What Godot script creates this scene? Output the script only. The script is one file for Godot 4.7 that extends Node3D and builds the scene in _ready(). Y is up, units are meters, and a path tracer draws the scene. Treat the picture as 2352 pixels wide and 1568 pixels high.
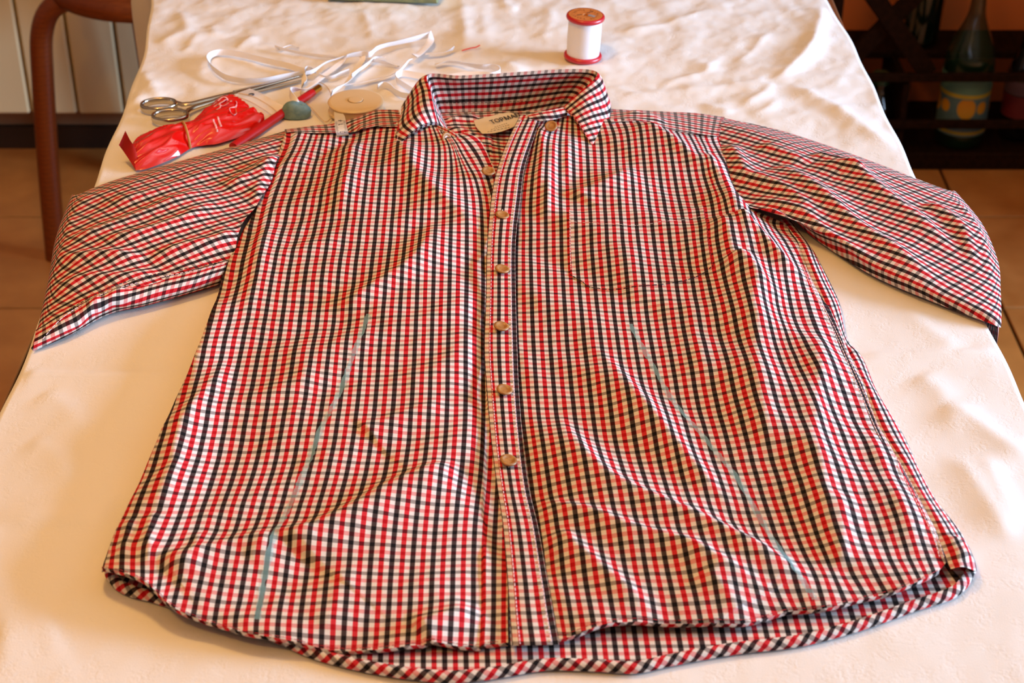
extends Node3D
# A checked shirt laid out on a white tablecloth with sewing things behind its collar.
# Things on the table are given in table space: x to the right, y up from the table top, z towards the viewer.

const T := 0.75            # height of the table top above the floor
const CHECK := 0.0139      # one repeat of the checked cloth
var org := Vector3.ZERO    # base of the thing that is being built
var rough := FastNoiseLite.new()
var fine := FastNoiseLite.new()
var mats := {}
var tops := {}


class Form:
	var v := PackedVector3Array()
	var t := PackedVector2Array()
	var i := PackedInt32Array()
	var n := PackedVector3Array()

	func sheet(p: PackedVector3Array, uv: PackedVector2Array, w: int, flip := false) -> Form:
		var base := v.size()
		v.append_array(p)
		t.append_array(uv)
		var h := p.size() / w
		for r in h - 1:
			for c in w - 1:
				var a := base + r * w + c
				if flip:
					i.append_array([a, a + w, a + 1, a + 1, a + w, a + w + 1])
				else:
					i.append_array([a, a + 1, a + w, a + 1, a + w + 1, a + w])
		return self

	func face(a: Vector3, b: Vector3, c: Vector3, mid: Vector3) -> void:
		var k := v.size()
		var out := (c - a).cross(b - a)
		if out.dot((a + b + c) / 3.0 - mid) < 0.0:
			v.append_array([a, c, b])
		else:
			v.append_array([a, b, c])
		for p in [v[k], v[k + 1], v[k + 2]]:
			t.append(Vector2(p.x, p.z))
		i.append_array([k, k + 1, k + 2])

	func quad(a: Vector3, b: Vector3, c: Vector3, d: Vector3, mid: Vector3) -> void:
		face(a, b, c, mid)
		face(a, c, d, mid)

	# a box with cut edges, turned by basis
	func box(mid: Vector3, size: Vector3, cut := 0.002, turn := Basis()) -> Form:
		var e := size / 2.0
		var q := func(sx: float, sy: float, sz: float, ax: int) -> Vector3:
			var d := Vector3(e.x - (0.0 if ax == 0 else cut), e.y - (0.0 if ax == 1 else cut), e.z - (0.0 if ax == 2 else cut))
			return mid + turn * Vector3(sx * d.x, sy * d.y, sz * d.z)
		for s in [-1.0, 1.0]:
			quad(q.call(s, -1, -1, 0), q.call(s, 1, -1, 0), q.call(s, 1, 1, 0), q.call(s, -1, 1, 0), mid)
			quad(q.call(-1, s, -1, 1), q.call(1, s, -1, 1), q.call(1, s, 1, 1), q.call(-1, s, 1, 1), mid)
			quad(q.call(-1, -1, s, 2), q.call(1, -1, s, 2), q.call(1, 1, s, 2), q.call(-1, 1, s, 2), mid)
			for r in [-1.0, 1.0]:
				quad(q.call(s, r, -1, 0), q.call(s, r, 1, 0), q.call(s, r, 1, 1), q.call(s, r, -1, 1), mid)
				quad(q.call(s, -1, r, 0), q.call(s, 1, r, 0), q.call(s, 1, r, 2), q.call(s, -1, r, 2), mid)
				quad(q.call(-1, s, r, 1), q.call(1, s, r, 1), q.call(1, s, r, 2), q.call(-1, s, r, 2), mid)
				for u in [-1.0, 1.0]:
					face(q.call(s, r, u, 0), q.call(s, r, u, 1), q.call(s, r, u, 2), mid)
		return self

	# a round bar along a path; girth: one radius, or one for each point; squash flattens it along the second axis
	func tube(path: Array, girth: Variant, seg := 10, squash := 1.0, caps := true) -> Form:
		var p := PackedVector3Array()
		var uv := PackedVector2Array()
		var side := Vector3.ZERO
		var rows := path.size()
		for k in rows:
			var d: Vector3 = (path[mini(k + 1, rows - 1)] - path[maxi(k - 1, 0)]).normalized()
			if k == 0:
				side = d.cross(Vector3.UP if absf(d.y) < 0.9 else Vector3.RIGHT).normalized()
			side = (side - d * side.dot(d)).normalized()
			var up := side.cross(d)
			var r: float = girth if girth is float else girth[k]
			for s in seg + 1:
				var a := TAU * s / seg
				p.append(path[k] + side * cos(a) * r + up * sin(a) * r * squash)
				uv.append(Vector2(float(s) / seg, float(k) / maxf(1.0, rows - 1)))
		sheet(p, uv, seg + 1, true)
		if caps:
			for k in [0, rows - 1]:
				for s in seg:
					face(p[k * (seg + 1) + s], p[k * (seg + 1) + s + 1], path[k], path[rows / 2] if rows > 2 else (path[0] + path[1]) / 2.0)
		return self

	# profile: radius and height from the axis foot outwards, counted upwards
	func lathe(profile: Array, foot: Vector3, seg := 40, turn := Basis()) -> Form:
		var p := PackedVector3Array()
		var uv := PackedVector2Array()
		for k in profile.size():
			for s in seg + 1:
				var a := TAU * s / seg
				p.append(foot + turn * Vector3(cos(a) * profile[k].x, profile[k].y, sin(a) * profile[k].x))
				uv.append(Vector2(float(s) / seg, float(k) / (profile.size() - 1)))
		return sheet(p, uv, seg + 1)


func smooth_normals(f: Form, crease := 0.6) -> PackedVector3Array:
	# vertices at one place share a normal where their faces are nearly in line
	var own := PackedVector3Array()
	own.resize(f.v.size())
	for k in range(0, f.i.size(), 3):
		var a := f.i[k]
		var b := f.i[k + 1]
		var c := f.i[k + 2]
		var d := (f.v[c] - f.v[a]).cross(f.v[b] - f.v[a])
		own[a] += d
		own[b] += d
		own[c] += d
	for k in own.size():
		own[k] = own[k].normalized() if own[k].length_squared() > 1e-20 else Vector3.UP
	return own


func seam_fix(f: Form, own: PackedVector3Array, w: int) -> void:
	var h := f.v.size() / w
	for r in h:
		var d := (own[r * w] + own[r * w + w - 1]).normalized()
		own[r * w] = d
		own[r * w + w - 1] = d


func part(called: String, f: Form, m: Material, parent: Node = null, seam := 0) -> MeshInstance3D:
	var a := []
	a.resize(Mesh.ARRAY_MAX)
	var own := smooth_normals(f)
	if seam:
		seam_fix(f, own, seam)
	var at := PackedVector3Array()
	at.resize(f.v.size())
	for k in f.v.size():
		at[k] = f.v[k] - org
	a[Mesh.ARRAY_VERTEX] = at
	a[Mesh.ARRAY_NORMAL] = own
	a[Mesh.ARRAY_TEX_UV] = f.t
	a[Mesh.ARRAY_INDEX] = f.i
	var mesh := ArrayMesh.new()
	mesh.add_surface_from_arrays(Mesh.PRIMITIVE_TRIANGLES, a)
	var o := MeshInstance3D.new()
	o.mesh = mesh
	o.material_override = m
	return place(called, o, parent)


func place(called: String, o: Node3D, parent: Node = null) -> Node3D:
	var home: Node = parent if parent else self
	var named := called
	var k := 0
	while home.has_node(NodePath(named)):
		k += 1
		named = "%s_%03d" % [called, k]
	o.name = named
	home.add_child(o, true)
	return o


# a thing that stands on the table (in table space) or in the room (floor space)
func thing(called: String, label: String, category: String, at: Vector3, group := "", in_room := false) -> Node3D:
	org = at
	var o := Node3D.new()
	place(called, o)
	o.position = at if in_room else at + Vector3(0, T, 0)
	tag(o, label, category, group)
	return o


func tag(o: Node3D, label: String, category: String, group := "") -> void:
	o.set_meta("label", label)
	o.set_meta("category", category)
	if group:
		o.set_meta("group", group)


func structure(o: Node3D, label: String) -> Node3D:
	o.set_meta("kind", "structure")
	o.set_meta("label", label)
	return o


func mat(key: String, c: Color, gloss := 0.7, metal := 0.0) -> StandardMaterial3D:
	if not mats.has(key):
		var m := StandardMaterial3D.new()
		m.resource_name = key
		m.albedo_color = c
		m.roughness = gloss
		m.metallic = metal
		mats[key] = m
	return mats[key]


func weight(t: float) -> Array:
	var q := t * t
	var c := q * t
	return [-0.5 * t + q - 0.5 * c, 1.0 - 2.5 * q + 1.5 * c, 0.5 * t + 2.0 * q - 1.5 * c, -0.5 * q + 0.5 * c]


func spread(row: Array, count: int) -> Array:
	# a smooth curve through the given points, cut into count points
	var out := []
	var m := row.size()
	for k in count:
		var at := float(k) / (count - 1) * (m - 1)
		var b := mini(int(at), m - 2)
		var w := weight(at - b)
		out.append(row[maxi(b - 1, 0)] * w[0] + row[b] * w[1] + row[b + 1] * w[2] + row[mini(b + 2, m - 1)] * w[3])
	return out


func knots(a: Array) -> Array:
	var out := []
	for k in range(0, a.size(), 5):
		out.append([Vector3(a[k], a[k + 1], a[k + 2]) * 0.0001, Vector2(a[k + 3], a[k + 4]) * 0.01])
	return out


# a net of control points -> {p, uv, w}: a fine smooth sheet
func weave(net: Array, w: int, h: int) -> Dictionary:
	var cols_p := []
	var cols_t := []
	for row in net:
		cols_p.append(spread(row.map(func(k): return k[0]), w))
		cols_t.append(spread(row.map(func(k): return k[1]), w))
	var p := PackedVector3Array()
	var uv := PackedVector2Array()
	p.resize(w * h)
	uv.resize(w * h)
	var m := net.size()
	for r in h:
		var at := float(r) / (h - 1) * (m - 1)
		var b := mini(int(at), m - 2)
		var q := weight(at - b)
		var i0 := maxi(b - 1, 0)
		var i3 := mini(b + 2, m - 1)
		for c in w:
			p[r * w + c] = cols_p[i0][c] * q[0] + cols_p[b][c] * q[1] + cols_p[b + 1][c] * q[2] + cols_p[i3][c] * q[3]
			uv[r * w + c] = cols_t[i0][c] * q[0] + cols_t[b][c] * q[1] + cols_t[b + 1][c] * q[2] + cols_t[i3][c] * q[3]
	return {"p": p, "uv": uv, "w": w, "h": h}


# a fold: a crest along a line (x, z), its height and how far it runs out to either hand (left and right seen from above when walking along it)
func fold(line: Array, high: float, left: float, right: float) -> Dictionary:
	var pts := spread(line, line.size() * 3)
	var box := Rect2(pts[0], Vector2.ZERO)
	for q in pts:
		box = box.expand(q)
	return {"pts": pts, "high": high * 0.0015, "l": left * 0.001, "r": right * 0.001, "box": box.grow(maxf(left, right) * 0.0032)}


func folded(folds: Array, x: float, z: float) -> float:
	var sum := 0.0
	var at := Vector2(x, z)
	for f in folds:
		if not f.box.has_point(at):
			continue
		var pts: Array = f.pts
		var best := 1e9
		var side := 1.0
		var along := 0.0
		for k in pts.size() - 1:
			var a: Vector2 = pts[k]
			var d: Vector2 = pts[k + 1] - a
			var u := clampf((at - a).dot(d) / maxf(d.length_squared(), 1e-12), 0.0, 1.0)
			var far := at.distance_squared_to(a + d * u)
			if far < best:
				best = far
				side = d.cross(at - a)
				along = (k + u) / (pts.size() - 1)
		best = sqrt(best)
		var w: float = f.r if side > 0.0 else f.l
		var e := best / w
		sum += f.high * exp(-(sqrt(e * e + 0.10) - 0.316) * 1.25) * smoothstep(0.0, 0.28, along) * (1.0 - smoothstep(0.72, 1.0, along))
	return sum


func crumple(d: Dictionary, folds: Array, rise := 1.0, keep := 0.0) -> void:
	# lays folds and small unevenness on a sheet, less where it lies close to the table
	var p: PackedVector3Array = d.p
	for k in p.size():
		var q := p[k]
		var lift := smoothstep(0.001, 0.012, q.y)
		var up := folded(folds, q.x, q.z)
		# the broad swells run slantwise, outwards to either side
		var way := Vector2(0.62, 0.78) if q.x > -0.02 else Vector2(0.80, -0.60)
		var al := q.x * way.x + q.z * way.y
		var ac := q.x * way.y - q.z * way.x
		up += rough.get_noise_2d(ac * 1000.0, al * 380.0) * 0.0046 * rise
		up += fine.get_noise_2d(q.x * 1000.0, q.z * 600.0) * 0.00045 * rise
		if q.y < 0.0:
			q.x += up * signf(q.x) * smoothstep(-0.015, -0.08, q.y) * 0.8
		else:
			q.y = maxf(q.y + up * lift, keep)
		p[k] = q
	d.p = p


func note_tops(d: Dictionary) -> void:
	for q in d.p:
		var key := Vector2i(floori(q.x / 0.004), floori(q.z / 0.004))
		if not tops.has(key) or tops[key] < q.y:
			tops[key] = q.y


func top(x: float, z: float) -> float:
	var sum := 0.0
	var many := 0
	for a in [-1, 0, 1]:
		for b in [-1, 0, 1]:
			var key := Vector2i(floori(x / 0.004) + a, floori(z / 0.004) + b)
			if tops.has(key):
				sum += tops[key]
				many += 1
	return sum / many if many else 0.0


# the place on a panel of that warp and weft count
func on_panel(d: Dictionary, uv: Vector2) -> Vector3:
	var w: int = d.w
	var h: int = d.h
	var c := 1
	var mid := (h / 2) * w
	while c < w - 2 and signf(d.uv[mid + c].x - uv.x) == signf(d.uv[mid].x - uv.x):
		c += 1
	var lo := 0
	var hi := h - 1
	while hi - lo > 1:
		var m := (lo + hi) / 2
		if d.uv[m * w + c].y < uv.y:
			lo = m
		else:
			hi = m
	# the column may shift between rows: look for it again on this row
	c = 1
	while c < w - 2 and signf(d.uv[lo * w + c].x - uv.x) == signf(d.uv[lo * w].x - uv.x):
		c += 1
	var a: Vector2 = d.uv[lo * w + c - 1]
	var b: Vector2 = d.uv[lo * w + c]
	var e: Vector2 = d.uv[hi * w + c]
	var s := clampf((uv.x - a.x) / (b.x - a.x) if b.x != a.x else 0.0, 0.0, 1.0)
	var r := clampf((uv.y - b.y) / (e.y - b.y) if e.y != b.y else 0.0, 0.0, 1.0)
	return d.p[lo * w + c - 1].lerp(d.p[lo * w + c], s).lerp(d.p[hi * w + c - 1].lerp(d.p[hi * w + c], s), r)


# a sheet between two or more curves; the cloth's warp runs along them (or across them)
func loft(curves: Array, along: int, across: int, start := Vector2.ZERO, warp_along := true) -> Dictionary:
	var rows := []
	for c in curves:
		rows.append(spread(c, along))
	var p := PackedVector3Array()
	var uv := PackedVector2Array()
	var grid := []
	for k in along:
		grid.append(spread(rows.map(func(r): return r[k]), across))
	var run := 0.0
	for k in along:
		if k:
			run += grid[k][across / 2].distance_to(grid[k - 1][across / 2])
		var wide := 0.0
		for j in across:
			if j:
				wide += grid[k][j].distance_to(grid[k][j - 1])
			p.append(grid[k][j])
			uv.append(start + (Vector2(wide, run) if warp_along else Vector2(run, wide)) / CHECK)
	return {"p": p, "uv": uv, "w": across, "h": along}


func cloth(called: String, d: Dictionary, m: Material, parent: Node, flip := false) -> MeshInstance3D:
	return part(called, Form.new().sheet(d.p, d.uv, d.w, flip), m, parent)


# a row of stitches along places on the cloth
func stitches(line: Array, m: Material, parent: Node, wide := 0.00035, long := 0.0024, gap := 0.0009) -> void:
	var f := Form.new()
	var rest := 0.0
	var pts := spread(line, maxi(line.size(), int(path_length(line) / 0.0011)))
	var k := 0
	while k < pts.size() - 3:
		var a: Vector3 = pts[k]
		var j := k
		while j < pts.size() - 1 and a.distance_to(pts[j]) < long:
			j += 1
		var b: Vector3 = pts[j]
		f.tube([a, (a + b) / 2.0 + Vector3(0, 0.0002, 0), b], wide, 5)
		while j < pts.size() - 1 and b.distance_to(pts[j]) < gap:
			j += 1
		k = maxi(j, k + 1)
	var o := part("stitching", f, m, parent)
	o.set_meta("kind", "stuff")


func path_length(line: Array) -> float:
	var sum := 0.0
	for k in line.size() - 1:
		sum += line[k].distance_to(line[k + 1])
	return sum


func raise(line: Array, by: float) -> Array:
	return line.map(func(q): return Vector3(q.x, top(q.x, q.z) + by, q.z))


# ---------------------------------------------------------------- textures

func check_texture() -> ImageTexture:
	# one repeat of the woven check: rows of colours by warp yarn, columns by weft yarn (white, red, black)
	var n := 256
	var im := Image.create_empty(n, n, false, Image.FORMAT_RGB8)
	var woven := [
		[Color(0.855, 0.825, 0.80), Color(0.82, 0.57, 0.56), Color(0.56, 0.525, 0.51)],
		[Color(0.765, 0.175, 0.205), Color(0.67, 0.045, 0.09), Color(0.37, 0.045, 0.08)],
		[Color(0.255, 0.205, 0.20), Color(0.225, 0.055, 0.075), Color(0.075, 0.062, 0.07)],
	]
	# how much of each dyed yarn lies at a place of the repeat
	var share := func(t: float) -> Array:
		var a := absf(wrapf(t, -0.5, 0.5))
		var b := absf(wrapf(t - 0.5, -0.5, 0.5))
		var k := 1.0 - smoothstep(0.113, 0.133, a)
		var r := 1.0 - smoothstep(0.113, 0.133, b)
		return [1.0 - k - r, r, k]
	var rng := RandomNumberGenerator.new()
	rng.seed = 5
	var slub := []
	for k in n:
		slub.append(rng.randf_range(-0.03, 0.03))
	for y in n:
		var fy: Array = share.call(float(y) / n)
		for x in n:
			var fx: Array = share.call(float(x) / n)
			var c := Color(0, 0, 0)
			for a in 3:
				if fx[a] > 0.0:
					for b in 3:
						if fy[b] > 0.0:
							c += woven[a][b] * (fx[a] * fy[b])
			# plain weave: one yarn over, one under
			var over: float = 1.0 + (0.03 if (x / 2 + y / 2) % 2 == 0 else -0.03) + slub[x] + slub[(y * 7) % n]
			im.set_pixel(x, y, Color(clampf(c.r * over, 0, 1), clampf(c.g * over, 0, 1), clampf(c.b * over, 0, 1)))
	return ImageTexture.create_from_image(im)


func damask_texture() -> ImageTexture:
	# the raised scrolls and the thread of the tablecloth
	var n := 1024
	var im := Image.create_empty(n, n, false, Image.FORMAT_RGB8)
	var a := FastNoiseLite.new()
	a.seed = 21
	a.noise_type = FastNoiseLite.TYPE_CELLULAR
	a.cellular_return_type = FastNoiseLite.RETURN_DISTANCE
	a.frequency = 0.02
	a.domain_warp_enabled = true
	a.domain_warp_amplitude = 30.0
	a.domain_warp_frequency = 0.012
	var b := FastNoiseLite.new()
	b.seed = 4
	b.frequency = 0.15
	var c := FastNoiseLite.new()
	c.seed = 9
	c.frequency = 0.006
	for y in n:
		for x in n:
			var p := a.get_noise_2d(x, y)
			var scroll := sin(p * 16.0) * 0.5 + 0.5
			var share := smoothstep(-0.25, 0.25, c.get_noise_2d(x, y))
			var h := 0.45 + 0.25 * (scroll - 0.5) * share + 0.12 * b.get_noise_2d(x, y) + (0.03 if (x + y) % 2 == 0 else -0.03)
			im.set_pixel(x, y, Color(h, h, h))
	return ImageTexture.create_from_image(im)


func grain_texture(light: Color, dark: Color, seed_ := 1) -> NoiseTexture2D:
	var n := FastNoiseLite.new()
	n.seed = seed_
	n.frequency = 0.012
	n.fractal_octaves = 4
	var g := Gradient.new()
	g.set_color(0, dark)
	g.set_color(1, light)
	var t := NoiseTexture2D.new()
	t.width = 256
	t.height = 256
	t.seamless = true
	t.noise = n
	t.color_ramp = g
	return t


func dapple(key: String, light: Color, dark: Color, scale: Vector3, gloss: float, seed_ := 1) -> StandardMaterial3D:
	if not mats.has(key):
		var m := mat(key, Color.WHITE, gloss)
		m.albedo_texture = grain_texture(light, dark, seed_)
		m.uv1_triplanar = true
		m.uv1_scale = scale
	return mats[key]


func left_front_net() -> Array:   # rows of control points: x, height, z in tenths of a millimetre; warp and weft count in hundredths of a check
	return [
		knots([-468, 260, -3368, -170, -3682, -594, 260, -3310, 0, -3630, -701, 260, -3447, 200, -3738, -880, 250, -3646, 400, -3884, -1111, 230, -3749, 600, -3955, -1360, 200, -3692, 800, -3914, -1633, 180, -3574, 1000, -3819, -1872, 170, -3585, 1200, -3827, -2096, 160, -3576, 1400, -3814, -2178, 140, -3608, 1430, -3884, -2251, 120, -3630, 1470, -3846, -2247, 90, -3692, 1530, -3751]),
		knots([-269, 250, -3101, -170, -3442, -430, 240, -2785, 0, -3234, -593, 240, -2989, 200, -3400, -825, 220, -3124, 400, -3505, -1104, 210, -3144, 600, -3520, -1363, 200, -3164, 800, -3534, -1627, 190, -3185, 1000, -3539, -1875, 180, -3205, 1200, -3554, -2123, 170, -3226, 1400, -3560, -2196, 150, -3266, 1445, -3638, -2262, 130, -3307, 1490, -3614, -2258, 100, -3368, 1550, -3518]),
		knots([-105, 180, -2208, -170, -2787, -297, 200, -2170, 0, -2780, -557, 200, -2170, 200, -2809, -818, 200, -2170, 400, -2819, -1084, 190, -2189, 600, -2833, -1357, 190, -2189, 800, -2833, -1625, 180, -2208, 1000, -2836, -1894, 180, -2208, 1200, -2837, -2199, 170, -2227, 1400, -2840, -2270, 160, -2246, 1445, -2902, -2337, 140, -2284, 1490, -2876, -2334, 110, -2341, 1550, -2777]),
		knots([-61, 130, -1085, -170, -1978, -253, 150, -1050, 0, -1973, -535, 180, -998, 200, -1966, -805, 190, -981, 400, -1963, -1068, 190, -981, 600, -1963, -1345, 180, -998, 800, -1976, -1619, 180, -998, 1000, -1966, -1908, 170, -1016, 1200, -1978, -2179, 160, -1033, 1400, -1981, -2329, 140, -1068, 1500, -2055, -2464, 120, -1103, 1590, -2028, -2473, 10, -1294, 1650, -2025]),
		knots([-39, 120, 171, -170, -1074, -236, 140, 203, 0, -1072, -512, 170, 250, 200, -1068, -777, 180, 266, 400, -1066, -1057, 180, 266, 600, -1066, -1326, 180, 266, 800, -1066, -1591, 170, 250, 1000, -1068, -1881, 160, 234, 1200, -1079, -2168, 150, 218, 1400, -1080, -2453, 180, 266, 1600, -1097, -2509, 140, 203, 1630, -1089, -2527, 10, -2, 1690, -1095]),
		knots([-20, 110, 1489, -170, -126, -217, 130, 1517, 0, -126, -491, 160, 1559, 200, -126, -761, 170, 1573, 400, -126, -1039, 170, 1573, 600, -126, -1306, 170, 1573, 800, -126, -1579, 160, 1559, 1000, -126, -1854, 160, 1559, 1200, -126, -2144, 150, 1545, 1400, -126, -2416, 200, 1615, 1600, -126, -2603, 150, 1545, 1720, -126, -2629, 10, 1349, 1780, -126]),
		knots([-24, 100, 2651, -170, 710, -258, 120, 2676, 0, 709, -529, 150, 2713, 200, 705, -803, 160, 2726, 400, 704, -1089, 160, 2726, 600, 704, -1367, 160, 2726, 800, 705, -1629, 160, 2726, 1000, 714, -1898, 160, 2726, 1200, 714, -2166, 160, 2726, 1400, 724, -2454, 200, 2776, 1600, 710, -2710, 150, 2713, 1760, 717, -2739, 10, 2540, 1820, 733]),
		knots([-28, 90, 3415, -170, 1260, -253, 100, 3427, 0, 1249, -528, 120, 3450, 200, 1235, -802, 130, 3461, 400, 1233, -1082, 130, 3461, 600, 1234, -1368, 130, 3461, 800, 1234, -1647, 140, 3472, 1000, 1252, -1919, 150, 3377, 1200, 1183, -2191, 170, 3160, 1400, 1037, -2469, 180, 2992, 1600, 866, -2730, 140, 2920, 1780, 867, -2756, 10, 2763, 1840, 893]),
		knots([-25, 80, 3725, -170, 1483, -261, 80, 3770, 0, 1496, -529, 100, 3771, 200, 1467, -799, 100, 3804, 400, 1481, -1076, 100, 3792, 600, 1473, -1355, 100, 3747, 800, 1441, -1638, 110, 3697, 1000, 1415, -1919, 130, 3591, 1200, 1338, -2201, 160, 3474, 1400, 1263, -2429, 200, 3266, 1600, 1066, -2728, 140, 3084, 1790, 983, -2754, 10, 2929, 1850, 1011]),
	]

func right_front_net() -> Array:   # rows of control points: x, height, z in tenths of a millimetre; warp and weft count in hundredths of a check
	return [
		knots([259, 270, -3684, -130, -3698, 346, 280, -3683, 0, -3709, 512, 280, -3764, 200, -3770, 704, 260, -3807, 400, -3809, 957, 240, -3708, 600, -3748, 1243, 220, -3710, 800, -3747, 1498, 200, -3622, 1000, -3694, 1740, 180, -3564, 1200, -3655, 1879, 160, -3566, 1320, -3654, 1938, 160, -3547, 1370, -3632, 1991, 150, -3558, 1410, -3617, 2045, 140, -3569, 1450, -3603]),
		knots([148, 220, -3219, -130, -3352, 245, 240, -3178, 0, -3338, 464, 240, -3178, 200, -3346, 726, 230, -3199, 400, -3370, 1002, 220, -3219, 600, -3395, 1258, 210, -3240, 800, -3409, 1514, 200, -3260, 1000, -3434, 1766, 190, -3281, 1200, -3450, 1886, 180, -3282, 1320, -3448, 1947, 170, -3293, 1370, -3449, 1996, 160, -3303, 1410, -3434, 2048, 150, -3314, 1450, -3420]),
		knots([16, 160, -2246, -130, -2644, 177, 170, -2227, 0, -2650, 446, 180, -2208, 200, -2647, 712, 180, -2208, 400, -2657, 985, 180, -2208, 600, -2667, 1255, 180, -2208, 800, -2667, 1536, 180, -2208, 1000, -2677, 1822, 180, -2208, 1200, -2677, 1925, 180, -2191, 1300, -2663, 1995, 170, -2201, 1350, -2663, 2043, 160, -2195, 1380, -2636, 2098, 140, -2207, 1410, -2622]),
		knots([8, 140, -1656, -130, -2220, 168, 160, -1620, 0, -2213, 440, 170, -1602, 200, -2210, 705, 170, -1602, 400, -2220, 976, 180, -1583, 600, -2218, 1249, 180, -1583, 800, -2217, 1533, 180, -1583, 1000, -2227, 1807, 180, -1567, 1200, -2216, 2054, 190, -1525, 1400, -2186, 2228, 160, -1595, 1560, -2231, 2367, 90, -1788, 1690, -2349, 2483, 70, -1874, 1770, -2389]),
		knots([0, 130, -1085, -130, -1809, 163, 150, -1050, 0, -1803, 434, 160, -1033, 200, -1801, 698, 170, -1016, 400, -1799, 972, 180, -998, 600, -1797, 1247, 180, -998, 800, -1796, 1525, 180, -998, 1000, -1806, 1785, 180, -998, 1200, -1806, 2075, 180, -998, 1400, -1807, 2309, 190, -981, 1590, -1787, 2476, 140, -1068, 1720, -1829, 2574, 110, -1120, 1800, -1845]),
		knots([0, 120, 171, -130, -905, 172, 140, 203, 0, -902, 443, 150, 218, 200, -901, 716, 160, 234, 400, -899, 981, 170, 250, 600, -899, 1251, 170, 250, 800, -898, 1528, 170, 250, 1000, -908, 1806, 180, 266, 1200, -897, 2075, 180, 266, 1400, -898, 2306, 170, 250, 1600, -902, 2562, 150, 218, 1760, -903, 2681, 120, 171, 1820, -916]),
		knots([59, 110, 1489, -130, 44, 214, 130, 1517, 0, 44, 486, 140, 1531, 200, 44, 760, 150, 1545, 400, 44, 1043, 160, 1559, 600, 44, 1298, 160, 1559, 800, 44, 1571, 170, 1573, 1000, 44, 1851, 170, 1573, 1200, 44, 2145, 170, 1573, 1400, 44, 2432, 160, 1559, 1600, 44, 2672, 140, 1531, 1760, 44, 2776, 120, 1503, 1830, 44]),
		knots([156, 100, 2651, -130, 883, 315, 120, 2676, 0, 881, 587, 130, 2689, 200, 880, 860, 130, 2689, 400, 870, 1134, 140, 2701, 600, 869, 1416, 150, 2713, 800, 879, 1668, 160, 2726, 1000, 877, 1945, 160, 2726, 1200, 876, 2208, 170, 2738, 1400, 884, 2521, 170, 2738, 1600, 895, 2787, 160, 2726, 1800, 908, 2927, 130, 2689, 1890, 903]),
		knots([194, 90, 3154, -130, 1246, 347, 110, 3178, 0, 1243, 625, 120, 3189, 200, 1242, 899, 120, 3189, 400, 1232, 1180, 120, 3189, 600, 1222, 1458, 130, 3201, 800, 1232, 1719, 140, 3213, 1000, 1229, 2011, 150, 3181, 1200, 1207, 2257, 160, 3103, 1400, 1149, 2541, 170, 3048, 1600, 1118, 2799, 170, 2957, 1800, 1074, 2923, 140, 2860, 1880, 1026]),
		knots([257, 80, 3705, -130, 1645, 396, 100, 3686, 0, 1610, 662, 120, 3605, 200, 1542, 927, 110, 3585, 400, 1517, 1219, 100, 3591, 600, 1512, 1490, 100, 3578, 800, 1505, 1783, 110, 3468, 1000, 1419, 2034, 110, 3455, 1200, 1407, 2325, 120, 3355, 1400, 1339, 2583, 140, 3279, 1600, 1288, 2808, 160, 3148, 1800, 1212, 2922, 140, 2989, 1870, 1119]),
	]

func placket_net() -> Array:   # rows of control points: x, height, z in tenths of a millimetre; warp and weft count in hundredths of a check
	return [
		knots([86, 300, -3721, -292, -3915, 155, 312, -3675, -223, -3891, 224, 312, -3655, -154, -3875, 293, 300, -3661, -85, -3865]),
		knots([-42, 290, -3152, -292, -3495, 42, 302, -3140, -223, -3498, 126, 302, -3153, -154, -3506, 211, 290, -3190, -85, -3521]),
		knots([-135, 260, -2627, -292, -3111, -50, 272, -2609, -223, -3109, 34, 272, -2615, -154, -3113, 119, 260, -2645, -85, -3122]),
		knots([-188, 220, -2132, -292, -2752, -99, 232, -2109, -223, -2747, -9, 232, -2109, -154, -2747, 80, 220, -2132, -85, -2751]),
		knots([-218, 200, -1270, -292, -2131, -135, 212, -1248, -223, -2127, -52, 212, -1248, -154, -2127, 31, 200, -1270, -85, -2130]),
		knots([-220, 180, -273, -292, -1414, -136, 192, -254, -223, -1411, -52, 192, -254, -154, -1411, 33, 180, -273, -85, -1413]),
		knots([-223, 170, 380, -292, -944, -134, 182, 398, -223, -942, -46, 182, 398, -154, -942, 42, 170, 380, -85, -943]),
		knots([-194, 170, 998, -292, -498, -111, 182, 1016, -223, -497, -29, 182, 1016, -154, -497, 54, 170, 998, -85, -498]),
		knots([-151, 165, 1676, -292, -10, -73, 177, 1692, -223, -10, 5, 177, 1692, -154, -10, 83, 165, 1676, -85, -10]),
		knots([-105, 160, 2196, -292, 366, -30, 172, 2212, -223, 365, 45, 172, 2212, -154, 365, 121, 160, 2196, -85, 365]),
		knots([-63, 150, 2628, -292, 678, 18, 162, 2643, -223, 677, 99, 162, 2643, -154, 677, 180, 150, 2628, -85, 679]),
		knots([-32, 140, 3169, -292, 1068, 57, 152, 3183, -223, 1067, 145, 152, 3183, -154, 1068, 234, 140, 3169, -85, 1070]),
		knots([-14, 130, 3545, -292, 1339, 78, 142, 3531, -223, 1318, 170, 142, 3503, -154, 1298, 263, 130, 3461, -85, 1282]),
		knots([0, 120, 3789, -292, 1515, 99, 132, 3800, -223, 1512, 199, 132, 3797, -154, 1511, 299, 120, 3781, -85, 1514]),
	]

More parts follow.
